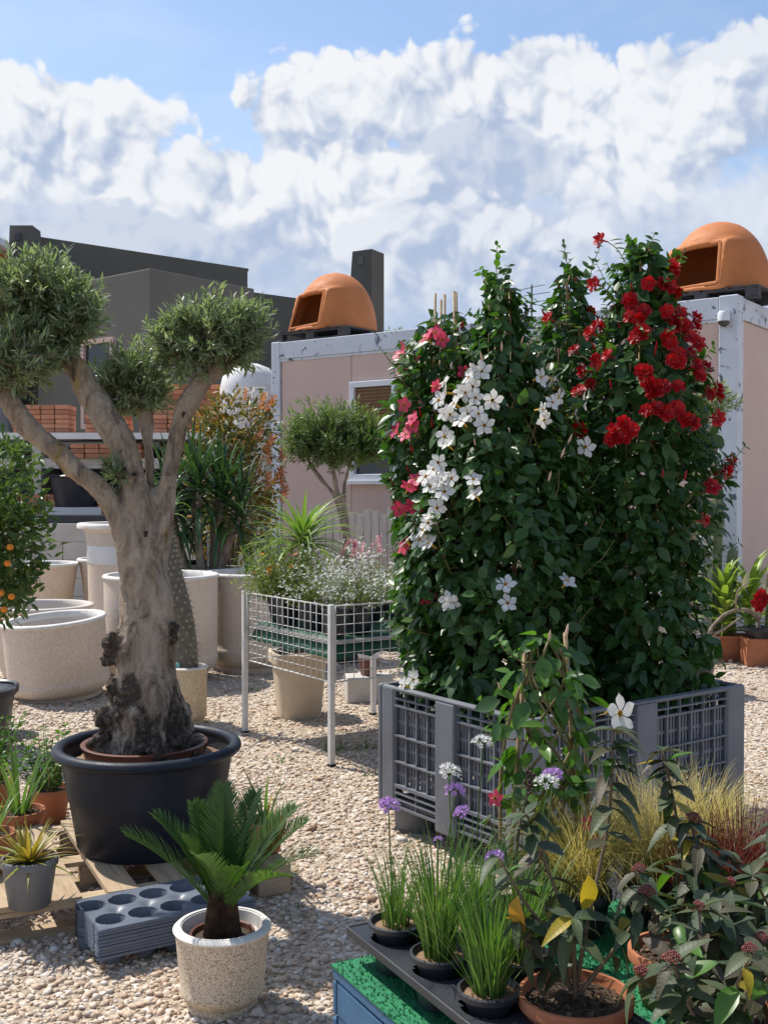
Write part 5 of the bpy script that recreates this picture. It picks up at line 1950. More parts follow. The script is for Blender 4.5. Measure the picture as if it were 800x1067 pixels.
B_white = bloom_mesh('flower', F_white)
B_pink = bloom_mesh('flower', F_pink, star=.2)
B_red = bloom_mesh('flower', F_red, True)
m = MB().lathe([(0, 0), (.003, .004), (.0042, .014), (.003, .028), (.0005, .038), (0, .038)], 7)
BUD_w = m.mesh('bud', plain('cream_bud', (.62, .48, .36), .5, (.66, .36, .25), 20, .5), 180)
BUD_r = m.mesh('bud', F_red, 180)
ML_T = [leaf_t(.60, 4, .18, .20, .42), leaf_t(.52, 4, .28, .38, .40), leaf_t(.66, 4, .10, .10, .45)]
ML_M = [npmesh('leaf', T * .072, F, L_mand) for T, F in ML_T] + [npmesh('leaf', T * .072, F, L_fresh) for T, F in ML_T[:2]]


def face_rot(n, spin):
    """euler that turns +Z to n"""
    return (Vector(n).to_track_quat('Z', 'Y').to_matrix() @ Matrix.Rotation(spin, 3, 'Z')).to_euler()


def leaf_rot(d, n):
    d = Vector(d).normalized()
    n = Vector(n)
    x = d.cross(n)
    x = x.normalized() if x.length > 1e-5 else Vector((1, 0, 0))
    z = x.cross(d)
    return Matrix((x, d, z)).transposed().to_euler()


def mandevilla(label, loc, prof, nleaf, nobj, blooms, bm, seed, ncane=5, topcane=0., fresh_lit_top=.40, shoots=16, back_blooms=10, bud=None, bloom_s=1., name='climbing_mandevilla', group='climbing mandevillas in the bin', pot=True, cane_r=.10, leaf_s=1.14, nbud=14, fresh_lit_p=.55, extra=0.):
    g = np.random.default_rng(seed)
    root = thing(name, label, 'plant', loc, 0, group)
    zt = prof[-1][0]
    if pot:
        nursery_pot(root, .17, .30, M_black)
    zs = np.array([p[0] for p in prof])
    rs = np.array([p[1] for p in prof])

    def rad(z, a):
        r = np.interp(z, zs, rs)
        return r * (1 + .34 * noise.noise(Vector((math.cos(a) * 1.6 + seed, math.sin(a) * 1.6, z * 2.6))) + .10 * noise.noise(Vector((math.cos(a) * 5, math.sin(a) * 5 + seed, z * 8))))
    for k in range(ncane):
        a = 2 * PI * k / ncane + .4
        top = zt * .97 + topcane + g.uniform(-.04, .04)
        MB().tube([(cane_r * math.cos(a), cane_r * math.sin(a), .1), (cane_r * .55 * math.cos(a), cane_r * .55 * math.sin(a), top)], .0065, 6).build('stake', M_cane, root, 180)
    vm_ = MB()
    for k in range(7):
        a0 = g.random() * 6.28
        pts_ = []
        for i in range(14):
            z = .12 + (zt - .15) * i / 13
            a = a0 + i * (.5 if k % 2 else -.45)
            r = np.interp(z, zs, rs) * .62
            pts_.append((r * math.cos(a), r * math.sin(a), z))
        vm_.tube(spline(pts_, 3), .0045, 5)
    P, D, N, S, O = [], [], [], [], []
    w = np.interp(np.linspace(zs[0], zt, 80), zs, rs)
    cdf = np.cumsum(w + .03)
    cdf /= cdf[-1]
    for k in range(nleaf):
        z = zs[0] + (zt - zs[0]) * np.interp(g.random(), cdf, np.linspace(0, 1, 80))
        a = g.random() * 2 * PI
        f = .34 + .70 * g.random() ** .6
        r = rad(z, a) * f
        o = np.array([math.cos(a), math.sin(a), 0])
        P.append(np.array([r * o[0], r * o[1], z]))
        tn = np.array([-o[1], o[0], 0]) * g.normal(0, .7)
        D.append(unit(o * (.35 + .4 * g.random()) + tn + np.array([0, 0, g.normal(-.35, .45)])))
        N.append(o * .75 + np.array([0, 0, .65]) + g.normal(0, .35, 3))
        S.append(leaf_s * .072 * (.55 + .62 * g.random()))
        O.append(f - .35 * (o[1] > .15) + .05 * g.random())
    for k in range(shoots):                        # loose shoots that break the outline
        z = zs[0] + (zt - zs[0]) * (.15 + .85 * g.random())
        a = g.random() * 2 * PI
        r = rad(z, a) * .9
        o = np.array([math.cos(a), math.sin(a), 0])
        b = np.array([r * o[0], r * o[1], z])
        L_ = .08 + .14 * g.random()
        e = b + unit(o * .7 + np.array([0, 0, .9]) + g.normal(0, .3, 3)) * L_
        mid = (b + e) / 2 + o * .02
        vm_.tube([b - o * .06, b, mid, e], [.003, .003, .0025, .0015], 4, cap=False)
        ax = unit(e - b)
        for i in range(5):
            s = .2 + .8 * i / 4
            q = b * (1 - s) + e * s
            sd = unit(np.cross(ax, g.normal(0, 1, 3)))
            for sg in (-1, 1):
                P.append(q)
                D.append(unit(sd * sg + ax * .5))
                N.append(ax + g.normal(0, .3, 3))
                S.append(leaf_s * .06 * (1.05 - .55 * s))
                O.append(1.2 + .1 * g.random())
    P, D, N, S, O = map(np.array, (P, D, N, S, O))
    vm_.build('vines', M_vine, root, 180)
    idx = np.argsort(-O)
    pick, rest = idx[:nobj], idx[nobj:]
    for i in pick:
        fresh = (P[i][2] > zt * (1 - fresh_lit_top) and g.random() < fresh_lit_p) or g.random() < .10  # paler leaves near the top: young growth, plus sunlight put into the colour
        k = 3 + int(g.integers(2)) if fresh else int(g.integers(3))
        link('leaf', ML_M[k], root, P[i], leaf_rot(D[i], N[i]), S[i] / .072)
    T, F = ML_T[0]
    tag(link('foliage', scatter('foliage', T, F, P[rest], D[rest], N[rest], S[rest], L_mand), root), kind='stuff')
    gg = random.Random(seed)
    blooms = list(blooms) + [(x + gg.gauss(0, .045), z + gg.gauss(0, .045)) for x, z in blooms if gg.random() < extra]
    stalks = MB()
    for dx_, z in blooms:                          # metres across and up from the plant's foot, on the sunny front
        r = float(np.interp(z, zs, rs)) * 1.14
        y = -math.sqrt(max(r * r - dx_ * dx_, .0025)) 
        nrm = Vector((dx_ / max(r, .05) * .9, y / max(r, .05) - .15, .42)) + Vector((gg.gauss(0, .42), gg.gauss(0, .3), gg.gauss(0, .38)))
        link('flower', bm, root, (dx_ * 1.03, y - .03, z), face_rot(nrm, gg.uniform(0, 6.28)), bloom_s * gg.uniform(.85, 1.12))
        e = Vector((dx_ * 1.03, y - .03, z)) - nrm.normalized() * .035
        zi = max(z - .16, zs[0])
        ri = float(np.interp(zi, zs, rs)) * .7
        b = Vector((max(-ri, min(ri, dx_ * .7)), y * .45, zi))
        stalks.tube(spline([b, b.lerp(e, .55) + Vector((0, 0, .03)), e], 4), .0024, 5, cap=False)
        if abs(dx_) > float(np.interp(z, zs, rs)):
            for q in range(6):
                bq = b.lerp(e, .35 + .11 * q) + Vector((0, 0, .02))
                dq = Vector((gg.gauss(0, 1), gg.gauss(0, 1), .2))
                link('leaf', ML_M[gg.randrange(5)], root, bq, leaf_rot(dq, (0, -.3, 1)), gg.uniform(.6, .95))
    if blooms:
        stalks.build('flower_stalks', M_vine, root, 180)
    for k in range(back_blooms):
        a = gg.uniform(.25, PI - .25)
        z = gg.uniform(zt * .45, zt * .92)
        r = float(np.interp(z, zs, rs)) * 1.04
        link('flower', bm, root, (r * math.cos(a), r * math.sin(a), z), face_rot((math.cos(a), math.sin(a), .4), gg.uniform(0, 6.28)), bloom_s * gg.uniform(.85, 1.1))
    for k in range(nbud):
        a = gg.uniform(PI, 2 * PI)
        z = gg.uniform(zt * .5, zt * .98)
        r = float(np.interp(z, zs, rs)) * 1.08
        link('bud', bud or BUD_w, root, (r * math.cos(a), r * math.sin(a), z), face_rot((math.cos(a) * .5, math.sin(a) * .5, 1), 0), gg.uniform(.9, 1.5))
    return root


WH = [(-0.111, 1.919), (-0.166, 1.891), (-0.198, 1.827), (-0.143, 1.79), (-0.235, 1.767), (-0.18, 1.716), (-0.111, 1.661), (-0.207, 1.688), (-0.267, 1.827), (-0.253, 1.716), (-0.152, 1.845), (-0.277, 1.615), (0.157, 1.891), (0.217, 1.882), (0.147, 1.734), (0.198, 1.771), (0.263, 1.864), (0.327, 1.73), (0.364, 1.573), (0.235, 1.799), (-0.327, 1.467), (-0.3, 1.421), (-0.341, 1.389), (-0.359, 1.435), (-0.281, 1.366), (-0.161, 1.421), (-0.336, 1.26), (-0.373, 1.191), (-0.346, 1.135), (-0.41, 1.214), (-0.313, 1.292), (-0.387, 1.145), (-0.35, 1.223), (0.249, 0.969), (-0.028, 0.96), (-0.018, 0.877), (-0.249, 0.868), (-0.41, 0.472)]
PK = [(-0.105, 2.112), (-0.029, 2.097), (-0.062, 2.135), (-0.21, 2.068), (-0.23, 2.035), (-0.22, 1.944), (0.139, 2.107), (0.139, 2.016), (0.067, 1.93), (-0.062, 1.863), (-0.167, 1.676), (-0.253, 1.657), (-0.201, 1.638), (-0.172, 1.71), (-0.206, 1.782), (-0.187, 1.389), (-0.153, 1.423), (-0.167, 1.289), (-0.23, 1.279), (-0.206, 1.102), (-0.105, 0.863)]
RD = [(-0.225, 2.595), (-0.253, 2.379), (-0.469, 2.212), (-0.268, 2.14), (-0.239, 2.178), (-0.344, 2.054), (-0.301, 1.954), (-0.253, 1.992), (-0.33, 1.848), (-0.287, 1.882), (-0.344, 1.662), (0.115, 2.465), (0.091, 2.355), (0.048, 2.37), (0.124, 2.332), (-0.1, 2.269), (-0.053, 2.226), (-0.077, 2.188), (-0.067, 2.121), (-0.096, 2.092), (0.043, 2.097), (0.057, 1.982), (0.086, 2.006), (0.129, 2.226), (0.143, 2.155), (0.22, 2.169), (0.096, 2.178), (0.206, 2.078), (0.163, 2.102), (0.23, 1.954), (0.191, 1.911), (0.172, 1.958), (0.23, 1.825), (0.287, 1.825), (0.263, 1.71), (-0.072, 1.92), (-0.029, 1.848), (0.005, 1.853), (-0.057, 1.863), (0.072, 1.853), (-0.038, 1.748), (0.01, 1.729), (0.057, 1.748), (-0.077, 1.738), (0.134, 1.681), (-0.215, 1.652), (-0.143, 1.652), (-0.225, 1.609), (-0.172, 1.614), (0.306, 1.461), (0.363, 1.518), (0.335, 1.49), (0.182, 1.232)]
FT = .575 - .30                                    # plants' foot inside the bin
mandevilla('tall climbing mandevilla full of white star flowers in the bin', (.56, 5.30, FT), [(.28, .30), (.5, .36), (.9, .39), (1.35, .385), (1.70, .32), (1.92, .20), (2.10, .11), (2.26, .055), (2.38, .025)], 5200, 300, WH, B_white, 51, shoots=60, back_blooms=12, bloom_s=1.08, extra=.7)
mandevilla('climbing mandevilla with pink flowers and bare stake tops in the bin', (.31, 5.52, FT), [(.28, .18), (.6, .22), (1.0, .27), (1.7, .26), (1.98, .20), (2.15, .12), (2.25, .06)], 3000, 220, PK, B_pink, 52, topcane=.17, shoots=40, back_blooms=8, bud=BUD_r)
mandevilla('tall climbing mandevilla thick with red double flowers in the bin', (1.29, 5.50, FT), [(.28, .27), (.5, .30), (.9, .34), (1.4, .36), (1.72, .34), (1.98, .26), (2.2, .18), (2.42, .10), (2.60, .04)], 5200, 300, RD, B_red, 53, shoots=60, back_blooms=16, bud=BUD_r, bloom_s=.92, extra=.45)
mandevilla('leafy climbing mandevilla column at the back of the bin without flowers in view', (1.0, 5.95, FT), [(.28, .24), (.8, .28), (1.4, .28), (1.9, .24), (2.2, .16), (2.42, .08), (2.55, .03)], 2900, 120, [], B_red, 54, shoots=34, back_blooms=8, bud=BUD_r)

# ------------------------------------------------------------------ blue stand with green turf
KU = Vector((.883, .47, 0)).normalized()
KV = Vector((KU.y, -KU.x, 0))
K0 = Vector((-.135, 2.84, 0))
SL, SW, SH_ = 1.75, 1.15, .42
SR = math.atan2(KU.y, KU.x)
sd_ = thing('blue_stand', 'low stand of blue painted boards topped with green artificial turf', 'stand', K0, SR)
# local x along KU, local y towards KV is negative
for i, z in enumerate((.05, .145, .24, .335)):
    MB().box((SL / 2, -.012, z), (SL, .02, .085)).build('board', M_blue, sd_, bevel=.004)
    MB().box((.012, -SW / 2, z), (.02, SW - .05, .085)).build('board', M_blue, sd_, bevel=.004) if i in (0, 3) else None
for x in (.05, SL / 2, SL - .05):
    for y in (-.075, -SW / 2, -SW + .05):
        MB().box((x, y, .19), (.09, .10, .38)).build('block', M_blue, sd_, bevel=.004)
MB().box((SL / 2, -SW / 2, .398), (SL, SW, .028)).build('top_board', M_blue, sd_, bevel=.004)
g_ = np.random.default_rng(61)
nt_ = 26000
P = np.stack([g_.random(nt_) * (SL + .01) - .005, -g_.random(nt_) * (SW + .01) + .005, np.full(nt_, .4135)], 1)
D = unit(np.stack([g_.normal(0, .5, nt_), g_.normal(0, .5, nt_), np.ones(nt_)], 1))
Tt = np.array([(-.1, 0, 0), (.1, 0, 0), (.08, 1, 0), (-.08, 1, 0)])
tag(link('turf_pile', scatter('turf_pile', Tt, np.array([(0, 1, 2, 3)]), P, D, g_.normal(0, 1, (nt_, 3)), .006 + .007 * g_.random(nt_), M_turf, wid=np.full(nt_, 1.6)), sd_), kind='stuff')
MB().box((SL / 2, -SW / 2, .4145), (SL + .006, SW + .006, .004)).build('turf_backing', M_turf, sd_)


def onS(a, b, z=.42):
    """a metres along the back edge, b metres towards the viewer"""
    p = K0 + KU * a + KV * b
    return (p.x, p.y, z)


# black carry tray
TRL, TRW, TH = .84, .34, .085
tc = onS(.215, .42)
tr = thing('carry_tray', 'black plastic carry tray of eight holes on green turf', 'tray', tc, SR - PI / 2)
m = MB()
holes = [(-.31 + .215 * i, -.085) for i in range(4)] + [(-.20 + .215 * i, .085) for i in range(3)] + [(.36, .09)]
nx, ny = 62, 30
ids = {}
for i in range(nx + 1):
    for j in range(ny + 1):
        x, y = -TRL / 2 + TRL * i / nx, -TRW / 2 + TRW * j / ny
        for hx, hy in holes:
            q = math.hypot(x - hx, y - hy)
            if abs(q - .066) < .0062 and q > 0:
                x, y = hx + (x - hx) / q * .066, hy + (y - hy) / q * .066
                break
        ids[i, j] = len(m.v)
        m.v.append((x, y, TH))
for i in range(nx):
    for j in range(ny):
        q = [ids[i, j], ids[i + 1, j], ids[i + 1, j + 1], ids[i, j + 1]]
        c = sum((Vector(m.v[k]) for k in q), Vector()) / 4
        if min(math.hypot(c.x - a, c.y - b) for a, b in holes) > .065:
            m.f.append(tuple(q))
            m.mi.append(0)
for hx, hy in holes:
    m.lathe([(.067, TH - .001), (.064, TH - .01), (.050, .002), (0, .002)], 22, (hx, hy, 0))
m.build('plate', M_black, tr, 40)
m = MB()
for a, b in (((-TRL / 2, -TRW / 2), (TRL / 2, -TRW / 2)), ((TRL / 2, -TRW / 2), (TRL / 2, TRW / 2)), ((TRL / 2, TRW / 2), (-TRL / 2, TRW / 2)), ((-TRL / 2, TRW / 2), (-TRL / 2, -TRW / 2))):
    m.beam((*a, TH - .008), (*b, TH - .008), .008, .022)
m.build('edge_lip', M_black, tr, bevel=.003)

umb = MB()
g = random.Random(9)
for k in range(18):
    a = k * 2.39996
    el_ = .15 + 1.2 * (k / 18)
    d = Vector((math.cos(a) * math.cos(el_), math.sin(a) * math.cos(el_), math.sin(el_)))
    e = d * g.uniform(.016, .024)
    umb.tube([(0, 0, 0), e], [.0008, .0012], 4, 1, False)
    for q in range(6):
        b = 2 * PI * q / 6
        u1 = d.orthogonal().normalized()
        u2 = d.cross(u1)
        pd = (u1 * math.cos(b) + u2 * math.sin(b)) * .8 + d * .75
        pw_ = (u1 * -math.sin(b) + u2 * math.cos(b)) * .0022
        f1 = e + pd * .0105
        umb.add([e, e + pd * .005 + pw_, f1, e + pd * .005 - pw_], [(0, 1, 2, 3)], 0)
UM_p = umb.mesh('flower_head', [F_purp, L_grass], 180)
UM_w = umb.mesh('flower_head', [F_white, L_grass], 180)


def tulbaghia(loc, label, seed, stalks, h=(.16, .30), n=150, rim=.071):
    r = thing('potted_society_garlic', label, 'plant', loc, 0, 'society garlic pots in the carry tray')
    MB().lathe([(0, 0), (.045, 0), (.049, .09), (rim - .006, .098), (rim, .10), (rim + .001, .112), (rim - .006, .114), (rim - .010, .10), (.046, .06)], 32).build('pot', M_black, r, 45)
    MB().disc(rim - .010, .098, 24, bump=.008).build('soil', M_soil2, r, 180)
    tag(link('foliage', blades('foliage', n, .034, h, .20, .0052, L_grass, seed, .55, 5), r, (0, 0, .095)), kind='stuff')
    for (dx_, dy_, hh, um, s) in stalks:
        b = Vector((random.uniform(-.02, .02), random.uniform(-.02, .02), .09))
        e = Vector((dx_, dy_, hh))
        md = (b + e) / 2 + Vector((random.uniform(-.012, .012), 0, .01))
        st_ = MB().tube(spline([b, md, e], 5), .0019, 5).build('flower_stalk', L_grass, r, 180)
        link('flower_head', um, st_, e, face_rot((e - md).normalized(), 0), s)
    return r


def trp(i, row):
    """position of tray pocket i (0 = back) in row 0 (left) or 1"""
    hx, hy = holes[i + 4 * row]
    a = SR - PI / 2
    x, y = rotv(a, (hx, hy))
    return (tc[0] + x, tc[1] + y, tc[2] + .012)


LB = 'society garlic tuft in a black pot'
tulbaghia(trp(0, 0), LB + ', outer back corner of the carry tray', 71, [(-.02, -.02, .405, UM_p, 1.15)], (.13, .24), 80)
tulbaghia(trp(1, 0), LB + ', outer row, next to the back corner pot', 72, [(.035, -.03, .50, UM_p, 1.0), (.05, .02, .43, UM_p, .7), (.0, .06, .36, UM_p, .45), (.02, -.03, .545, UM_w, 1.05)], (.18, .34), 190)
tulbaghia(trp(2, 0), LB + ', outer row, with the densest blades', 73, [(.02, .08, .37, UM_p, .9)], (.16, .30), 210)
tulbaghia(trp(0, 1), LB + ', inner row back corner of the carry tray', 75, [(.02, .03, .56, UM_w, 1.1), (-.03, .05, .38, UM_p, .8)], (.16, .30), 130)
tulbaghia(trp(1, 1), LB + ', inner row with a tall lilac head', 76, [(.06, .05, .50, UM_w, 1.2), (.08, .1, .505, UM_p, 1.1)], (.16, .32), 150)

# ------------------------------------------------------------------ viburnum shrubs
VT = [leaf_t(.46, 5, .22, .40, .42), leaf_t(.42, 5, .30, .70, .40), leaf_t(.50, 5, .12, .18, .42)]
VM = [npmesh('leaf', T * .085, F, L_vib) for T, F in VT]
VY = [npmesh('leaf', T * .085, F, L_yel) for T, F in VT[1:]]
VO = npmesh('leaf', VT[1][0] * .085, VT[1][1], L_oran)
VF = [npmesh('leaf', T * .085, F, L_fresh) for T, F in VT]
bud_c = MB()
g = random.Random(4)
for k in range(60):
    a = k * 2.39996
    el_ = 1.45 * (1 - k / 60)
    rr = .03 * (k / 60) ** .5
    c = Vector((rr * math.cos(a), rr * math.sin(a), .035 - .02 * (k / 60) + g.uniform(-.003, .003)))
    bud_c.ball(c, g.uniform(.0028, .0042), 6, 4)
    if k % 5 == 0:
        bud_c.tube([(0, 0, 0), c], .0009, 4, cap=False)
BUDC = bud_c.mesh('bud_cluster', F_berry, 180)


def shrub(root, stems, seed, z0_, yellow=.05, fresh=.05, leaf=1., buds=.6, pairs=5, tops=True):
    """stems = list of polylines; leaf pairs towards the ends of each, drooping"""
    g = random.Random(seed)
    m = MB()
    for pts_ in stems:
        q = [Vector(p) for p in spline(pts_, 6)]
        n = len(q)
        m.tube(q, [.0058 - .0032 * i / (n - 1) for i in range(n)], 7)
        ln = sum((q[i + 1] - q[i]).length for i in range(n - 1))
        k = max(4, int(ln / .040))
        for i in range(k):
            lo_ = .58 if ln > .42 else .34
            s = lo_ + (1 - lo_) * (i + .5) / k
            if i == k - 1:
                s = 1.
            j = min(int(s * (n - 1)), n - 2)
            b = q[j].lerp(q[j + 1], s * (n - 1) - j)
            ax = (q[j + 1] - q[j]).normalized()
            a0 = (PI / 2 if i % 2 else 0) + g.uniform(-.5, .5)
            o1 = ax.orthogonal().normalized()
            o2 = ax.cross(o1)
            cnt = 2 if s < .85 else 5
            for c in range(cnt):
                if g.random() < .18:
                    continue
                a = a0 + 2 * PI * c / cnt
                side = o1 * math.cos(a) + o2 * math.sin(a)
                d = (side * .9 + ax * (.25 if s < .85 else .5) + Vector((g.gauss(0, .25), g.gauss(0, .25), -.30 + g.uniform(-.35, .2)))).normalized()
                nn = ax * .8 - side * .1 + Vector((0, 0, .7)) + Vector((g.uniform(-.3, .3), g.uniform(-.3, .3), 0))
                u_ = g.random()
                me = VY[g.randrange(2)] if u_ < yellow else (VF[g.randrange(3)] if u_ < yellow + fresh else VM[g.randrange(3)])
                link('leaf', me, root, b, leaf_rot(d, nn), leaf * g.uniform(.65, 1.1) * (1 if s < .85 else .85))
        if tops and g.random() < buds * .55:
            link('bud_cluster', BUDC, root, q[-1], (g.uniform(-.3, .3), g.uniform(-.3, .3), 0), g.uniform(.45, .7))
    m.build('stems', M_twig, root, 180)


def vib_pot(label, loc, stems, seed, mat=M_terra, r=.11, h=.13, nextra=6, **kw):
    root = thing('potted_viburnum', label, 'plant', loc, 0, 'viburnum pots on the blue stand')
    nursery_pot(root, r, h, mat)
    g = random.Random(seed + 500)
    extra = []
    for k in range(nextra):
        a = g.uniform(0, 6.28)
        q = g.uniform(.07, .13)
        hh = g.uniform(.16, .28)
        extra.append([(0, 0, h - .03), (q * .4 * math.cos(a), q * .4 * math.sin(a), h + hh * .5), (q * math.cos(a), q * math.sin(a), h + hh)])
    shrub(root, stems + extra, seed, h, **kw)
    return root


v1 = vib_pot('dark leaved viburnum with a bare tall stem in a round terracotta pot', (.42, 2.40, .42),
             [[(0, 0, .13), (.03, 0, .30), (.075, .02, .50), (.085, .02, .70)],
              [(-.01, 0, .13), (-.05, 0, .24), (-.12, -.02, .34), (-.17, -.02, .43)],
              [(.0, 0, .13), (-.02, .02, .28), (-.07, .05, .42), (-.10, .06, .50)],
              [(.01, -.01, .13), (.06, -.03, .21), (.11, -.05, .29), (.14, -.06, .36)],
              [(0, 0, .13), (-.08, -.01, .20), (-.13, -.04, .30)]], 81, r=.122, h=.125, yellow=.02, nextra=1)
link('leaf', VO, v1, (-.135, -.06, .36), leaf_rot((-.15, -.1, -1), (-.6, -.8, .1)), 1.1)
link('leaf', VY[0], v1, (.015, -.07, .41), leaf_rot((.05, -.1, -1), (.1, -1, .1)), 1.1)
vib_pot('viburnum with drooping leaves and reddish buds beside the straw coloured grass', (.70, 2.62, .42),
        [[(0, 0, .13), (.02, 0, .28), (.0, .02, .46), (-.03, .02, .60)], [(.01, 0, .13), (.05, -.02, .30), (.03, -.02, .44)], [(0, 0, .13), (-.07, -.03, .24), (-.10, -.05, .33)], [(0, 0, .13), (.10, .0, .26), (.15, .0, .34)]], 82, yellow=.04, buds=.9)
vib_pot('viburnum with broad glossy dark leaves in front of the red grass', (.74, 2.28, .42),
        [[(0, 0, .13), (-.03, -.02, .26), (-.08, -.04, .38)], [(0, 0, .13), (.05, -.03, .25), (.10, -.04, .36)], [(0, 0, .13), (-.09, -.02, .22), (-.15, -.04, .27)], [(0, 0, .13), (.0, -.05, .24), (.01, -.1, .33)], [(.01, 0, .13), (.09, .02, .24), (.15, .04, .33)]], 83, yellow=.03, buds=.8, leaf=1.1)
vib_pot('viburnum with pinkish bud heads and yellowing lower leaves', (.62, 2.06, .42),
        [[(0, 0, .13), (-.06, .0, .22), (-.13, .02, .30)], [(0, 0, .13), (.04, .0, .24), (.09, .02, .31)], [(0, 0, .13), (.01, .04, .26), (-.03, .07, .34)], [(0, 0, .13), (.10, -.02, .2), (.17, -.02, .27)]], 84, yellow=.06, fresh=.12, buds=.9)
vib_pot('viburnum with long hanging leaves at the far end of the stand', (.99, 2.55, .42),
        [[(0, 0, .13), (-.03, 0, .30), (-.08, -.02, .46)], [(0, 0, .13), (.06, -.02, .28), (.10, -.04, .40)], [(0, 0, .13), (-.09, -.05, .24), (-.16, -.08, .36)], [(0, 0, .13), (.0, -.08, .26), (-.04, -.12, .38)]], 85, yellow=.03, buds=.6, leaf=1.15)
bv = thing('potted_bronze_shrub', 'small shrub with dark tips and lilac behind the society garlic', 'plant', onS(.46, .18), 0)
nursery_pot(bv, .08, .13, M_black)
shrub(bv, [[(0, 0, .1), (-.03, 0, .24), (-.08, .0, .36)], [(0, 0, .1), (.04, 0, .22), (.09, .0, .34)], [(0, 0, .1), (.0, .02, .3), (.03, .03, .43)]], 86, .1, .02, .10, .55, .5)
m = MB()
for k in range(40):
    m.ball((random.gauss(0, .006), random.gauss(0, .006), k * .0016), .0045, 5, 4)
link('seed_head', m.mesh('seed_head', plain('dark_seed', (.05, .02, .02), .6, (.09, .03, .03), 30, .5), 180), bv, (.03, .03, .42))

# grasses on the stand
for i, (a, b, lab, n_, hh) in enumerate(((.93, .15, 'straw yellow feather grass in front of the grey bin', 950, (.22, .38)), (1.16, .12, 'straw yellow feather grass next to the bare viburnum stem', 850, (.20, .36)), (.70, .14, 'straw yellow feather grass below the small climbing vine', 800, (.20, .36)))):
    st_ = thing('feather_grass', lab, 'grass', onS(a, b), 0, 'straw coloured grasses')
    nursery_pot(st_, .08, .12, M_black)
    tag(link('foliage', blades('foliage', n_, .06, hh, .34, .0024, L_stipa, 90 + i, 1.5, 6), st_, (0, 0, .11)), kind='stuff')
for i, (a, b, lab, n_) in enumerate(((1.10, .34, 'dark red blood grass behind the glossy viburnum', 200), (1.36, .36, 'dark red blood grass at the far end of the stand', 230), (.92, .40, 'dark red blood grass near the yellow leaf', 190), (1.12, .62, 'dark red blood grass among the glossy viburnums', 190))):
    st_ = thing('blood_grass', lab, 'grass', onS(a, b), 0, 'red grasses')
    nursery_pot(st_, .075, .12, M_black)
    tag(link('foliage', blades('foliage', n_ * 2, .075, (.14, .30), .28, .0045, L_redg, 95 + i, .5, 4), st_, (0, 0, .11)), kind='stuff')

# small mandevilla on a cane hoop
sm = mandevilla('small mandevilla on a cane hoop with one cream trumpet flower, before the bin', onS(.70, -.03), [(.26, .07), (.36, .11), (.5, .135), (.62, .125), (.74, .085), (.82, .03)], 210, 230, [], B_white, 57, ncane=2, shoots=3, back_blooms=0, name='potted_mandevilla', group=None, pot=False, cane_r=.12, fresh_lit_top=.8, leaf_s=1.05, nbud=2, fresh_lit_p=.75)
nursery_pot(sm, .11, .15, M_black)
MB().tube(spline([(-.13, 0, .12), (-.125, 0, .45), (-.07, 0, .66), (0, 0, .72), (.07, 0, .66), (.12, 0, .45), (.12, 0, .12)], 5), .006, 7).build('cane_hoop', M_cane, sm, 180)
link('flower', B_white, sm, (.20, -.08, .595), face_rot((.55, -.8, .15), 0), 1.3)
MB().tube(spline([(.06, -.03, .50), (.13, -.05, .575), (.175, -.06, .59)], 4), .0026, 5).build('flower_stalk', M_vine, sm, 180)
for x, z in ((-.16, .37), (-.03, .22), (.13, .25), (.10, .30)):
    link('flower', B_pink, sm, (x, -.14, z), face_rot((.3, -.8, .2), 1), .55)
for x, z, a in ((.05, .80, .2),):
    link('bud', BUD_w, sm, (x, -.04, z), (0, a, 0), 1.2)

# ------------------------------------------------------------------ plants by the cabin corner
for k, (x, lab) in enumerate(((3.35, 'long terracotta planter box with cactus and lime leaves'), (3.98, 'terracotta planter box further along the cabin corner'))):
    pb = thing('planter_box', lab, 'planter', (x, 10.62, 0), -.12, 'terracotta planters by the cabin')
    m = MB()
    for a0, a1, z in ((.235, .09, 0), (.26, .11, .235)):
        for sx_, sy_ in ((-1, -1), (1, -1), (1, 1), (-1, 1)):
            m.v.append((sx_ * a0, sy_ * a1, z))
    m.f += [(3, 2, 1, 0), (0, 1, 5, 4), (1, 2, 6, 5), (2, 3, 7, 6), (3, 0, 4, 7)]
    m.mi += [0] * 5
    m.build('body', M_terra, pb, bevel=.01)
    m = MB()
    for a, b in (((-.27, -.12), (.27, -.12)), ((.27, -.12), (.27, .12)), ((.27, .12), (-.27, .12)), ((-.27, .12), (-.27, -.12))):
        m.beam((*a, .235), (*b, .235), .025, .03)
    m.build('rim', M_terra, pb, bevel=.006)
    MB().box((0, 0, .21), (.49, .20, .02)).build('soil', M_soil, pb)
bpot = thing('potted_adenium', 'desert rose with bent bare branches and red blooms in a shallow black bowl', 'plant', (3.52, 10.30, 0))
MB().lathe([(0, .26), (.10, .26), (.16, .34), (.175, .34), (.175, .36), (.15, .355), (0, .33)], 28).build('pot', M_black, bpot, 45)
MB().box((0, .02, .13), (.3, .2, .26)).build('brick_support', M_terra, bpot)
m = MB()
for pts_, r_ in (([(-.02, 0, .34), (-.03, 0, .45), (-.16, -.03, .53), (-.34, -.05, .49), (-.48, -.07, .36), (-.55, -.08, .2)], .022), ([(-.48, -.07, .36), (-.50, -.08, .2), (-.42, -.09, .02)], .02), ([(-.46, -.07, .30), (-.36, -.09, .36), (-.22, -.1, .46)], .016), ([(-.02, 0, .40), (.02, -.02, .6), (.06, -.03, .9)], .015), ([(-.25, -.05, .52), (-.24, -.08, .7), (-.16, -.1, .78)], .011)):
    q = spline(pts_, 5)
    m.tube(q, [r_ * (1 - .45 * i / (len(q) - 1)) for i in range(len(q))], 8)
m.build('branches', M_bark2, bpot, 180)
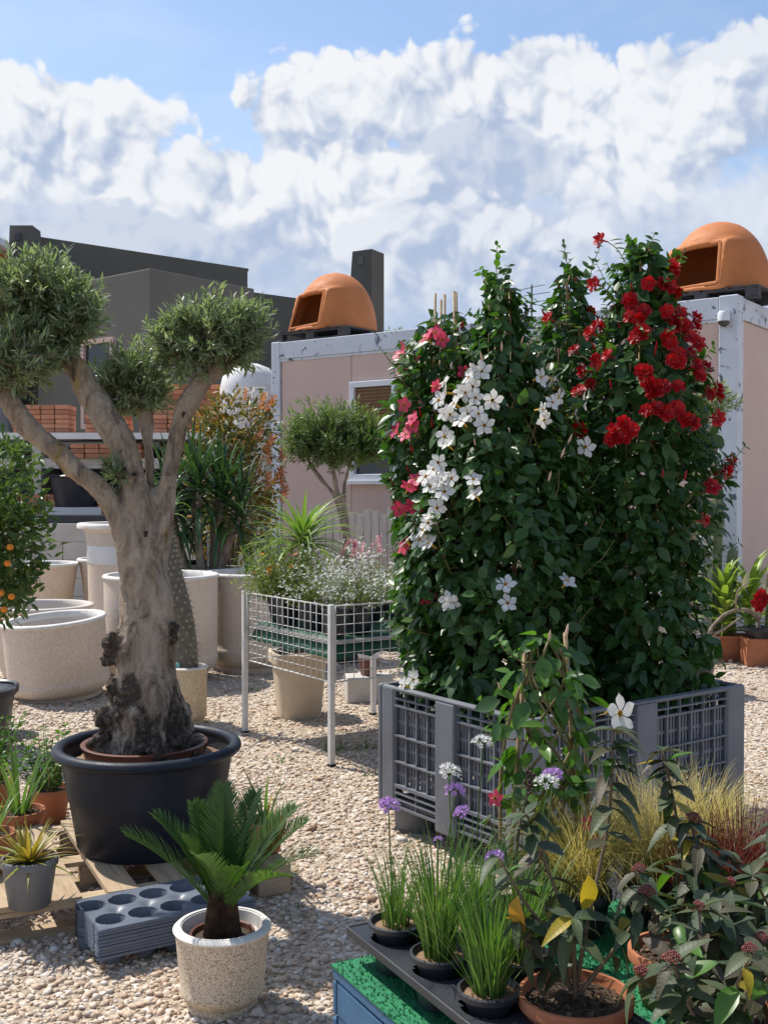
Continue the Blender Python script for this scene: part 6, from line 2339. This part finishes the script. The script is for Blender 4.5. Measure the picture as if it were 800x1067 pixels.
for x, z in ((-.07, .66), (-.03, .61), (-.09, .60), (-.04, .69), (-.01, .65), (-.06, .56)):
    link('flower', B_red, bpot, (x, -.14, z), face_rot((random.uniform(-.5, .3), -1, .3), 0), 1.1)


def cactus(loc, h, r, label, seed, lean=0.):
    root = thing('column_cactus', label, 'cactus', loc, 0, 'column cacti by the cabin')
    m = MB()
    n = 16
    V, F = [], []
    ns = 40
    for i in range(n + 1):
        s = i / n
        rr = r * (1 - .15 * s) * (1 if s < .9 else math.sqrt(max(0., 1 - ((s - .9) / .1) ** 2)))
        for k in range(ns):
            a = 2 * PI * k / ns
            q = rr * (1 + .16 * math.cos(8 * a))
            V.append((q * math.cos(a) + lean * s * s, q * math.sin(a), h * s))
    F = [(i * ns + k, i * ns + (k + 1) % ns, (i + 1) * ns + (k + 1) % ns, (i + 1) * ns + k) for i in range(n) for k in range(ns)]
    m.add(V, F)
    m.build('stem', M_cactus, root, 180)
    m = MB()
    for i in range(22):
        for k in range(8):
            s = (i + .5) / 23
            a = 2 * PI * k / 8
            q = r * (1 - .15 * s) * 1.16
            b = Vector((q * math.cos(a) + lean * s * s, q * math.sin(a), h * s))
            d = Vector((math.cos(a), math.sin(a), .3))
            m.tube([b, b + d * .03], [.002, .0005], 3, cap=False)
    tag(m.build('spines', M_spine, root), kind='stuff')
    return root


for x, y, h_, r_, lab in ((3.13, 10.98, 1.82, .052, 'tall dark column cactus against the cabin wall'), (3.30, 11.0, 1.66, .06, 'thicker column cactus beside the white corner post'), (3.42, 10.9, 1.10, .055, 'short pale tipped column cactus before the white corner post'), (3.80, 10.9, .98, .03, 'thin short cactus before the pink end wall'), (3.22, 10.75, .72, .045, 'small pale cactus among the lime leaves')):
    cactus((x, y, 0), h_, r_, lab, 1, .03)
lm = [blade_mesh('leaf', L_euph, .38, .085, 1.0, 7, .4, .3, 1.8), blade_mesh('leaf', L_euph, .34, .08, .6, 7, .4, .3, 1.8), blade_mesh('leaf', L_euph, .40, .075, 1.5, 7, .4, .3, 1.8)]
for k, (x, y, z, n_, lab) in enumerate(((3.28, 10.62, .21, 44, 'broad lime green leaves in the terracotta planter box'), (2.96, 10.85, .0, 26, 'lime leaved clump half hidden by the red vine'), (3.58, 10.78, .15, 40, 'lime leaved clump with two pale cream leaves'), (4.0, 10.62, .21, 22, 'lime leaved clump in the farther planter box'))):
    le = thing('lime_leaf_plant', lab, 'plant', (x, y, z), 0, 'lime leaved clumps')
    rosette(le, lm, n_, .02, 5, 75, .8, 1.3, 20 + k, .03, rise=(.50, .35, .55, .3)[k])
    MB().tube([(0, 0, 0), (.01, 0, (.50, .35, .55, .3)[k])], [.018, .012], 8).build('stem', M_vine, le, 180)
cl_ = blade_mesh('leaf', leafmat('cream_leaf', [(.62, .58, .30), (.70, .64, .36)], .45, .3, (1., 1., .8)), .17, .075, .5, 7, .4, .3, 2.5)
for x, z, a in ((-.28, .62, .3), (-.02, .50, -.4), (-.20, .38, .5)):
    link('leaf', cl_, bpot, (x + .16, .12, z + .1), (0, a, 0), 1.)
bd = thing('leaning_board', 'weathered pale plank leaning beside the planter box', 'board', (2.96, 10.5, 0), .1)
MB().box((0, 0, .20), (.14, .03, .42), 0, 0, Matrix.Rotation(R(9), 3, 'Y')).build('plank', M_woodw, bd)
gs = thing('grey_sign_box', 'small pale grey box behind the column cacti', 'box', (3.12, 10.72, 0), .2)
MB().box((0, 0, .60), (.13, .08, 1.2)).build('body', M_conc, gs, bevel=.01)
ob_ = thing('olive_bush', 'grey green olive bush peeping out behind the red mandevilla', 'bush', (2.45, 8.9, 0))
MB().lathe([(0, 0), (.18, 0), (.24, .4), (.26, .4), (.26, .45), (.22, .44), (0, .4)], 24).build('pot', M_black, ob_, 40)
MB().tube([(0, 0, .4), (.03, 0, 1.3), (.06, 0, 2.1)], [.03, .025, .015], 8).build('trunk', M_bark2, ob_, 180)
cm, tm = olive_crown([(.0, 0, 2.30, .30, .26, .24), (.22, -.02, 2.34, .18, .18, .16)], L_olive, 70, .06, 15, 11)
tag(link('crown', cm, ob_), kind='stuff')
bx_ = thing('blue_tub', 'small bright blue plastic tub peeping out behind the pink flowers', 'tub', (.27, 9.2, 0))
MB().box((0, 0, .48), (.2, .2, .96)).build('stand', M_conc, bx_)
MB().lathe([(0, .96), (.07, .96), (.095, 1.25), (.10, 1.25), (.10, 1.27), (.085, 1.25), (0, .99)], 20).build('tub', M_bluep, bx_, 40)

# weeds in the gravel
for k, (x, y, n_, h_) in enumerate(((-.30, 6.95, 60, .12), (-.12, 7.0, 40, .09), (-1.75, 8.1, 45, .12), (-1.1, 9.0, 30, .10), (-.75, 5.9, 26, .06), (-.05, 6.3, 20, .05), (3.75, 10.2, 26, .09), (-1.95, 7.3, 40, .10), (-.33, 4.25, 14, .045), (-.62, 6.7, 24, .06))):
    w = link('weed', blades('weed', n_, .07, (h_ * .4, h_), .7, .006, L_weed, 200 + k, .8, 3), None, (x, y, 0))
    tag(w, 'small tuft of green weed growing in the gravel ' + ('under the wire table', 'by the wire table leg', 'before the barrel pot', 'between the barrel pots', 'near the olive tub', 'beside the grey bin', 'at the planter box', 'beside the leaning low pot', 'by the pallet corner', 'behind the olive tub')[k], 'weed', 'weeds in the gravel')
